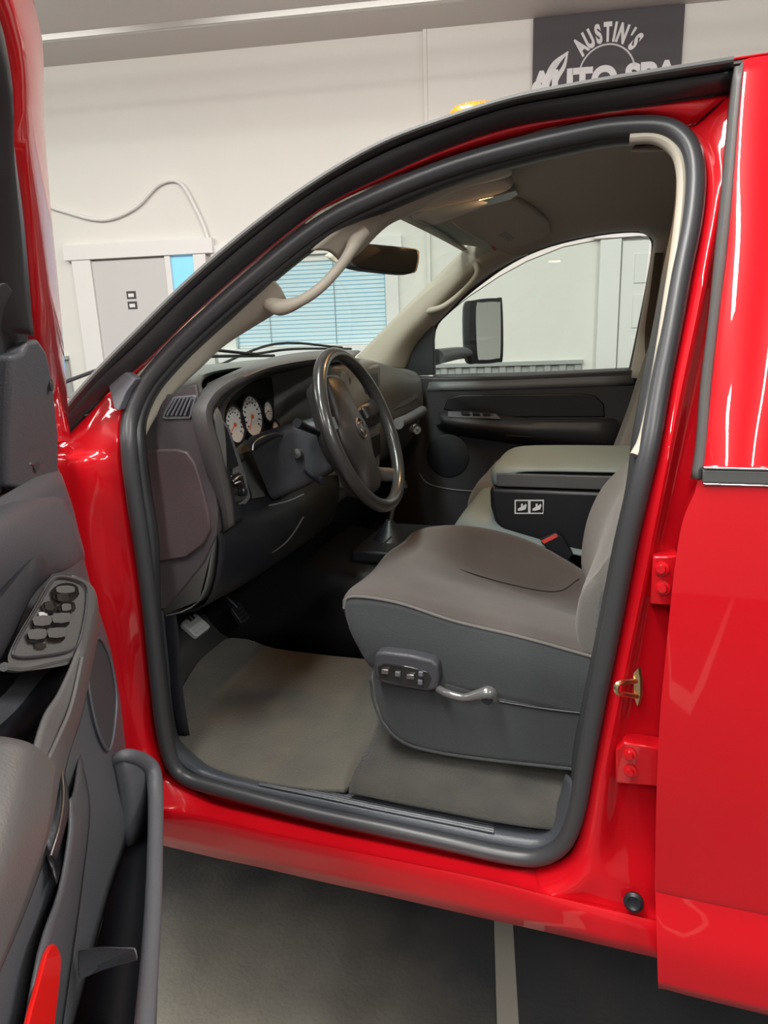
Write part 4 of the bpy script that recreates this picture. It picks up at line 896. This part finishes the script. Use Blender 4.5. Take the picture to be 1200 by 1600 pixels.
# rear door
def ysk(z):
    if z > 1.33: return 0
    if z > .70: return -.022*math.sin(math.pi*(1.33-z)/.75)
    return -.030 if z < .655 else -.012
ed = [(1096,745),(1090,770),(1072,810),(1060,870),(1050,950),(1042,1030),(1035,1100),(1030,1200),(1028,1300),(1027,1375),(1028,1390),(1029,1450),(1031,1516)]
E0 = [S(*p, 0) for p in ed]
def shf_(dx, off): return [Vector((p.x+dx, ysk(p.z)+off, p.z)) for p in E0]
bm = bmesh.new(); loft_bm(bm, [[Vector((p.x+.004, .05, p.z)) for p in E0], shf_(0, .004), shf_(.006, -.002), shf_(.10, -.004), shf_(.4, -.004), shf_(1.0, -.004)], 5, 2)
rd = frombm(bm, 'rear_door', RED, T, thick=.003, ang=35)
eu = [(1097,742),(1102,680),(1110,620),(1120,520),(1136,400),(1142,300),(1150,200),(1162,95)]
E1_ = [S(*p, 0) for p in eu]
bm = bmesh.new()
wy = [S(p.x and 1197, y_, .0) for p, y_ in zip(E1_, (742, 720, 640, 560, 450, 350, 330, 310))]
rB = [Vector((p.x+.115, yb(p.z), p.z)) for p in E1_]
loft_bm(bm, [[X(p, dy=.05) for p in E1_], E1_, [X(p, dx=.008, dy=-.006) for p in E1_], [X(p, dy=-.006) for p in rB]], 5, 1)
top = [Vector((x, yb(z)-.006, z)) for x, z in ((E1_[-1].x, 1.745), (E1_[-1].x, 1.80), (E1_[-1].x, 1.86), (E1_[-1].x, 1.885))]
loft_bm(bm, [[Vector((x, p.y, p.z)) for p in top] for x in (E1_[-1].x+.109, .4, .7, 1.0, 1.1)], 3, 1)
frombm(bm, 'window_frame', RED, rd, thick=.003, ang=40)
bm = bmesh.new(); q = [(.228, 1.315), (1.0, 1.315), (.98, 1.745), (.25, 1.745)]
bm.faces.new([bm.verts.new(Vector((x, yb(z)+.015, z))) for x, z in q]); frombm(bm, 'rear_door_glass', mat('dark_tinted_glass', (.012, .014, .015), .03, coat=.5), rd, smooth=False)
tube('window_run', [Vector((x, yb(z)-.0, z)) for x, z in ((.232, 1.36), (.24, 1.5), (.252, 1.70), (.28, 1.745), (.6, 1.75), (1.0, 1.75))], .008, RUB, rd)
def mold(name, y0, y1, off, m_, z_=0):
    a = S(1098, y0, off); b = S(1098, y1, off)
    return box(name, (a.x, off-.004, b.z), (1.0, off+.006, a.z), m_, rd, bevel=.0015)
mold('belt_moulding', 733, 753, -.006, RUB2); mold('chrome_strip', 727, 731.5, -.008, CHR); mold('chrome_strip', 753.5, 757, -.007, CHR)
wl_ = [(1146,104),(1137,200),(1128,300),(1118,400),(1108,500),(1096,600),(1089,690),(1081,748)]; wr_ = [(1161,96),(1152,200),(1144,300),(1133,400),(1121,500),(1110,600),(1103,690),(1097,748)]
loft('door_edge_weatherstrip', [[S(*p, .03) for p in wl_], [S(*p, -.006) for p in [((a[0]*2+b[0])/3, a[1]) for a, b in zip(wl_, wr_)]], [S(*p, -.006) for p in [((a[0]+b[0]*2)/3, a[1]) for a, b in zip(wl_, wr_)]], [S(*p, .0) for p in wr_]], RUB2, rd, K=4, M=2)

# ================================================================== OPEN FRONT DOOR
fd_out = [(.0, .56), (.02, 1.36), (.55, 1.36), (1.05, 1.36), (1.06, .95), (1.05, .56)]
bm = bmesh.new(); plate_bm(bm, [DW(s, .0, z) for s, z in ((-.01, .56), (-.01, 1.345), (1.05, 1.345), (1.06, .95), (1.05, .56))], DT_*.085)
fd = frombm(bm, 'front_door', RED, T, bevel=.008)
# window frame
fo = [(109,690,.10),(105,640,.10),(98,540,.10),(90,450,.10),(78,330,.10),(66,180,.10),(50,0,.10)]
fi = [(80,690,.12),(66,600,.12),(50,525,.12),(44,460,.12),(34,350,.12),(17,225,.12),(2,60,.12)]
fmx = [(96,690,.12),(84,600,.12),(66,510,.125),(60,440,.125),(50,330,.125),(38,170,.125),(18,0,.125)]
def DL(l): return [D(*p, True) for p in l]
Fo, Fm, Fi = DL(fo), DL(fmx), DL(fi)
def loc_(p): q = p-HG; return q.dot(DS_), q.dot(DT_), p.z
so, to_, zo = loc_(Fo[-1]); si, ti, zi = loc_(Fi[-1])
def cont(s, t0, z): return DW(s, t0+max(0, z-1.36)*.40, z)
Fo += [cont(.95, .10, 1.875), cont(1.07, .10, 1.85), cont(1.09, .10, 1.6), cont(1.08, .10, 1.36)]
Fm += [cont(.93, .12, 1.85), cont(1.05, .12, 1.83), cont(1.07, .12, 1.6), cont(1.06, .12, 1.36)]
Fi += [cont(.90, .12, 1.80), cont(.97, .12, 1.78), cont(.99, .12, 1.6), cont(.98, .12, 1.36)]
out_o = [p-DT_*.07 for p in Fo]
loft('window_frame', [out_o, Fo, Fm, Fi, [p-DT_*.09 for p in Fi]], RED, fd, K=4, M=1, thick=.003)
# black run channel inside the frame
ci = [(50,525,.135),(44,455,.135),(34,345,.135),(17,220,.135),(2,55,.135)]
Ci = [D(*p, True) for p in ci]+[cont(.90, .135, 1.79), cont(.97, .135, 1.77), cont(.99, .135, 1.6), cont(.98, .135, 1.36)]
def insd(p, k):
    c_ = cont(.62, .1, 1.55); return p+(c_-p).normalized()*k
loft('window_channel', [Ci, [insd(p, .03)+DT_*.006 for p in Ci], [insd(p, .055)-DT_*.02 for p in Ci], [insd(p, .060)-DT_*.06 for p in Ci]], RUB, fd, K=4, M=2)
q = [cont(.05, .06, 1.34), cont(.36, .06, 1.54), cont(.60, .06, 1.70), cont(.85, .06, 1.80), cont(.98, .06, 1.78), cont(1.0, .06, 1.34)]
# sail and trim
slp = [(12,760,.115),(12,700,.115),(15,620,.118),(20,556,.12),(38,550,.12),(46,532,.12),(62,530,.12),(74,548,.12),(84,596,.12),(91,680,.118),(92,745,.115),(60,752,.115),(30,765,.113)]
bm = bmesh.new(); plate_bm(bm, [D(p[0], p[1], p[2]+.014, True) for p in slp], -DT_*.03); sl = frombm(bm, 'mirror_trim_panel', GREY, fd, bevel=.006)
lathe('screw_cover', [(.016, 0), (.014, -.003), (.004, -.004), (0, -.002)], D(56,718,.133,True), DT_, GREYD, fd, n=20)
tube('screw_cover_rim', [D(*p, .134, True) for p in [(47,724),(55,727),(64,724),(67,717)]], .0018, SILV, fd)
lathe('trim_clip', [(.008, 0), (.008, .004), (0, .005)], D(76,602,.133,True), DT_, SHINY, fd, n=12)
bm = bmesh.new(); plate_bm(bm, [D(p[0], p[1], p[2]+.012, True) for p in [(20,556,.105),(12,765,.105),(-30,790,.105),(-60,640,.105),(-30,470,.105),(10,440,.12),(44,480,.12),(46,532,.115)]], -DT_*.02); frombm(bm, 'window_inner_seal', RUB, fd, bevel=.003)
gq = [D(12,765,.06), cont(.35, .06, 1.54), cont(.60, .06, 1.70), cont(.85, .06, 1.80), cont(.98, .06, 1.78), cont(1.0, .06, 1.34)]
bm = bmesh.new(); bm.faces.new([bm.verts.new(cont(s, .05, z)) for s, z in ((.1, 1.34), (.37, 1.54), (.62, 1.71), (.88, 1.80), (.98, 1.77), (.99, 1.34))]); frombm(bm, 'door_glass', glassmat('smoky_glass', (.12, .13, .14)), fd, smooth=False)
# main trim skin
fe = [(92,745,.112),(112,800,.112),(131,880,.112),(152,950,.112),(171,1010,.112),(188,1085,.112),(203,1165,.112)]
FE = [D(*p) for p in fe]+[DW(.0, .12, .64), DW(.02, .12, .58)]
def tr(s, zt, t_): return [DW(s, t_[i], zt-(zt-.58)*i/8) for i in range(9)]
TS = [.13, .135, .125, .12, .115, .115, .115, .115, .115]
rows = [[p-DT_*.04+DS_*.004 for p in FE], FE, [a.lerp(b, .5)+DT_*.006 for a, b in zip(FE, tr(.25, 1.345, TS))], tr(.25, 1.345, TS), tr(.5, 1.35, TS), tr(.8, 1.35, TS), tr(1.04, 1.35, TS)]
loft('door_trim', rows, GREY, fd, K=3, M=3, thick=.003)
dtr = [o for o in fd.children if o.name.startswith('door_trim')][0]
# upper pad rolling over the belt line
loft('belt_pad', [[D(*p) for p in [(92,744,.10),(50,755,.10),(12,772,.10),(-60,800,.10),(-200,850,.10)]], [D(*p) for p in [(98,770,.128),(55,790,.14),(10,805,.15),(-60,835,.155),(-200,880,.155)]],
                  [D(*p) for p in [(116,815,.135),(75,835,.15),(20,855,.16),(-60,900,.165),(-200,950,.165)]], [D(*p) for p in [(130,862,.125),(108,880,.135),(60,905,.13),(-40,960,.13),(-180,1000,.13)]], [D(*p) for p in [(130,875,.113),(108,889,.113),(60,915,.113),(-40,970,.113),(-180,1010,.113)]]], GREY, fd, K=5, M=4)
# raised wing in front of the pull cup
loft('trim_wing', [[D(*p) for p in [(72,885,.125),(60,867,.13),(42,872,.13),(0,925,.13),(-60,990,.13)]], [D(*p) for p in [(78,896,.15),(62,876,.155),(44,882,.155),(2,934,.155),(-60,1000,.155)]],
                   [D(*p) for p in [(76,900,.15),(50,925,.155),(30,960,.155),(5,1010,.155),(-40,1060,.155)]], [D(*p) for p in [(74,902,.13),(48,930,.13),(25,980,.13),(0,1030,.13),(-40,1080,.13)]]], GREYD, fd, K=5, M=3)
# armrest pod
ARM = mat('worn_armrest_plastic', (.17, .17, .168), .36, bump=(400, .3))
a_in = [(78,900,.125),(68,925,.125),(50,965,.125),(22,1025,.125),(0,1080,.125),(-30,1130,.125)]
a_top0 = [(84,898,.16),(72,925,.16),(55,965,.16),(26,1026,.16),(5,1075,.16),(-30,1130,.16)]
a_top1 = [(112,900,.175),(134,911,.178),(140,943,.18),(118,1020,.19),(92,1080,.205),(66,1125,.218),(30,1250,.238),(-20,1370,.245),(-70,1480,.25)]
a_out = [(118,902,.165),(143,917,.172),(148,950,.178),(131,1028,.19),(112,1095,.203),(88,1158,.215),(70,1285,.232),(33,1400,.24),(-20,1530,.245)]
a_low = [(121,908,.12),(147,925,.14),(152,965,.15),(138,1040,.16),(120,1108,.17),(97,1170,.18),(75,1292,.19),(37,1405,.20),(-16,1534,.20)]
a_und = [(121,912,.112),(148,942,.112),(154,985,.112),(142,1050,.112),(127,1120,.112),(106,1185,.112),(81,1302,.112),(42,1415,.112),(-12,1542,.112)]
bm = bmesh.new(); loft_bm(bm, [[D(*p) for p in l] for l in (a_top1, a_out, a_low, a_und)], 6, 4)
arm = frombm(bm, 'armrest', ARM, fd, thick=.003, ang=60)
tube('armrest_ridge', [D(*p) for p in [(128,1028,.197),(112,1100,.212),(92,1150,.222),(55,1230,.238),(10,1330,.255)]], .0022, ARM, fd)
# rear pad of the armrest
loft('armrest_pad', [[D(*p) for p in [(-40,1148,.20),(-80,1250,.21),(-120,1380,.22),(-170,1480,.22)]], [D(*p) for p in [(15,1156,.232),(-10,1240,.242),(-40,1350,.252),(-90,1470,.255)]],
                     [D(*p) for p in [(50,1166,.240),(35,1240,.252),(5,1350,.262),(-45,1480,.262)]], [D(*p) for p in [(80,1192,.232),(68,1288,.242),(34,1396,.25),(-18,1528,.25)]], [D(*p) for p in [(84,1200,.225),(71,1292,.235),(36,1401,.243),(-16,1532,.243)]]], ARM, fd, K=5, M=4)
# pull cup: dark hollow behind the pod
loft('pull_cup', [[D(*p) for p in [(70,905,.130),(50,950,.130),(15,1020,.130),(-30,1090,.130)]], [D(*p) for p in [(90,1035,.120),(62,1060,.12),(20,1110,.12),(-30,1150,.12)]], [D(*p) for p in [(112,1060,.145),(80,1110,.15),(35,1160,.15),(-20,1200,.15)]]], DARK, fd, K=4, M=3)
loft('pod_front', [[D(*p) for p in [(8,1040,.165),(40,1036,.172),(90,1025,.18),(125,1015,.186)]], [D(*p) for p in [(8,1052,.168),(45,1050,.178),(90,1040,.188),(128,1026,.193)]], [D(*p) for p in [(15,1075,.165),(55,1075,.175),(95,1075,.185),(124,1070,.198)]],
                   [D(*p) for p in [(-25,1190,.20),(15,1165,.21),(60,1140,.215),(108,1105,.212)]]], ARM, fd, K=4, M=3) if False else None
# switch bezel
SWP = mat('switch_panel_plastic', (.17, .17, .165), .35, bump=(300, .3))
bz = [(78,905),(95,898),(120,902),(138,912),(143,930),(140,965),(131,1005),(120,1020),(95,1028),(45,1034),(18,1034),(12,1024),(28,990),(55,945)]
def tz(px, py): return .160+.028*max(0, min(1, (px-20)/120))
bm = bmesh.new(); Pz = [D(x, y, tz(x, y)+.004) for x, y in bz]; plate_bm(bm, cr(Pz, 3, True), Vector((0, 0, -.012)))
bzo = frombm(bm, 'switch_panel', SWP, fd, bevel=.003)
bm = bmesh.new(); tube_bm(bm, [D(x, y, tz(x, y)+.006) for x, y in [(82,908),(96,902),(118,906),(132,914),(136,930),(133,962),(124,1002),(114,1014),(94,1021),(48,1027),(24,1026),(20,1018),(34,990),(60,946)]], .0016, n=6, closed=True, K=3)
frombm(bm, 'bezel_line', GREYD, bzo)
bm = bmesh.new(); tube_bm(bm, [D(x, y, tz(x, y)+.002) for x, y in [(6,1042),(30,1044),(60,1038),(95,1030),(124,1022)]], .005, n=8); frombm(bm, 'panel_front_lip', ARM, bzo)
def sw_(pts, m_, h=.004, name='switch'):
    bm = bmesh.new(); plate_bm(bm, cr([D(x, y, tz(x, y)+.0055+h*.35) for x, y in pts], 2, True), Vector((0, 0, -.005))); return frombm(bm, name, m_, bzo, bevel=.0012)
def ell(cx, cy, rx, ry, sk=0): return [(cx+rx*math.cos(R(a))-sk*ry*math.sin(R(a)), cy+ry*math.sin(R(a))) for a in range(0, 360, 45)]
sw_(ell(102, 923, 21, 13, .2), SHINY, name='mirror_control'); sw_(ell(102, 918, 15, 4, .2), SWP, .006, 'control_pad'); sw_(ell(98, 930, 9, 4, .2), SILV, .007, 'control_pad')
sw_(ell(77, 946, 12, 7), SHINY); sw_(ell(77, 944, 7, 4), SILV, .006); sw_([(94,941),(116,940),(115,951),(92,952)], SHINY); sw_([(98,943),(110,943),(109,948),(97,949)], SWP, .006)
for (x, y) in ((66,970),(96,966),(58,991),(89,989)):
    sw_([(x-11,y-8),(x+13,y-9),(x+11,y+1),(x-13,y+2)], SWP, .008); sw_([(x-12,y+0),(x+11,y-1),(x+8,y+7),(x-13,y+7)], SHINY, .004)
sw_(ell(63, 1006, 9, 2.4), SILV, .002, 'lock_symbol'); sw_(ell(67, 957, 7, 1.5), WHITE, .002, 'lock_symbol')
# speaker grille
bm = bmesh.new()
sg = [(150,998),(160,1005),(172,1035),(180,1085),(178,1130),(172,1165),(165,1172),(152,1145),(141,1100),(135,1055),(138,1020)]
gp = cr([D(*p, .122) for p in sg], 3, True); plate_bm(bm, gp, -DT_*.012); spk = frombm(bm, 'speaker_grille', mat('grille_grey', (.085, .09, .10), .5, bump=(900, 1.0)), fd, bevel=.004)
bm = bmesh.new(); tube_bm(bm, [p+DT_*.002 for p in gp[::3]], .0028, n=6, closed=True, K=3); frombm(bm, 'grille_rim', GREY, spk)
# inside release handle in its slot
loft('handle_recess', [[D(*p) for p in [(86,1195,.135),(78,1235,.14),(62,1290,.145),(58,1305,.145)]], [D(*p) for p in [(96,1200,.12),(92,1240,.118),(80,1300,.12),(74,1340,.125)]], [D(*p) for p in [(108,1245,.128),(108,1280,.13),(98,1340,.135),(88,1382,.14)]]], DARK, fd, K=4, M=2)
bm = bmesh.new(); loft_bm(bm, [[D(*p) for p in [(92,1205,.15),(88,1235,.155),(76,1270,.16),(62,1302,.16)]], [D(*p) for p in [(97,1210,.162),(98,1245,.17),(92,1290,.175),(80,1335,.172)]], [D(*p) for p in [(104,1235,.15),(106,1265,.152),(98,1300,.155),(86,1345,.155)]]], 4, 3)
frombm(bm, 'release_handle', GREYD, fd, thick=.004, ang=70); tube('handle_edge', [D(*p) for p in [(97,1205,.163),(99,1245,.172),(93,1290,.177),(79,1337,.174)]], .0016, SILV, fd)
# bulged lower panel and map pocket
rim = [(176,1188,.120),(196,1180,.145),(222,1188,.165),(238,1204,.180),(243,1240,.188),(243,1300,.200),(240,1400,.220),(234,1500,.236),(226,1600,.250),(215,1720,.26),(190,1950,.27)]
rimb = []
RM = [D(*p) for p in rim]
rt_ = bmesh.new(); tube_bm(rt_, RM, [.008,.012,.015,.016,.015,.014,.0135,.013,.013,.013,.013], n=12, K=5)
pk = frombm(rt_, 'map_pocket', GREY, fd)
low = []
for p in RM:
    s_, t_, z_ = loc_(p); low.append(DW(s_, t_-.012, .575))
mid = [a.lerp(b, .5)+DT_*.008 for a, b in zip(RM, low)]
loft('pocket_wall', [RM, mid, low], GREY, pk, K=4, M=3, thick=.004)
flo = [DW(loc_(p)[0], .115, .575) for p in RM]
loft('pocket_floor', [low, flo], DARK, pk, K=4, M=1)
# divider
dv = [D(121,1484,.125), D(150,1478,.16), D(212,1478,.222), D(214,1490,.225), D(160,1502,.16), D(121,1522,.125)]
bm = bmesh.new(); plate_bm(bm, dv, Vector((0, 0, -.014))); frombm(bm, 'pocket_divider', GREY, pk, bevel=.004)
# bulge of the lower trim around the handle down to the pocket
BG = [[D(*p) for p in [(125,1175,.113),(140,1260,.113),(128,1380,.113),(112,1500,.113),(80,1720,.113)]], [D(*p) for p in [(116,1235,.135),(126,1290,.135),(112,1390,.135),(92,1490,.135),(60,1720,.135)]],
      [D(*p) for p in [(108,1250,.140),(108,1300,.142),(92,1392,.142),(60,1490,.142),(20,1720,.142)]]]
loft('lower_trim_swell', BG, GREY, fd, K=4, M=3)
rf = [(84,1474),(92,1482),(96,1500),(93,1540),(86,1600),(74,1690),(30,1700),(45,1600),(62,1535),(74,1490)]
bm = bmesh.new(); plate_bm(bm, cr([D(*p, .150) for p in rf], 3, True), -DT_*.006); frombm(bm, 'door_reflector', mat('red_reflector', (.75, .01, .01), .25, coat=1, emit=(1, .02, .01), es=.25), fd, bevel=.002)
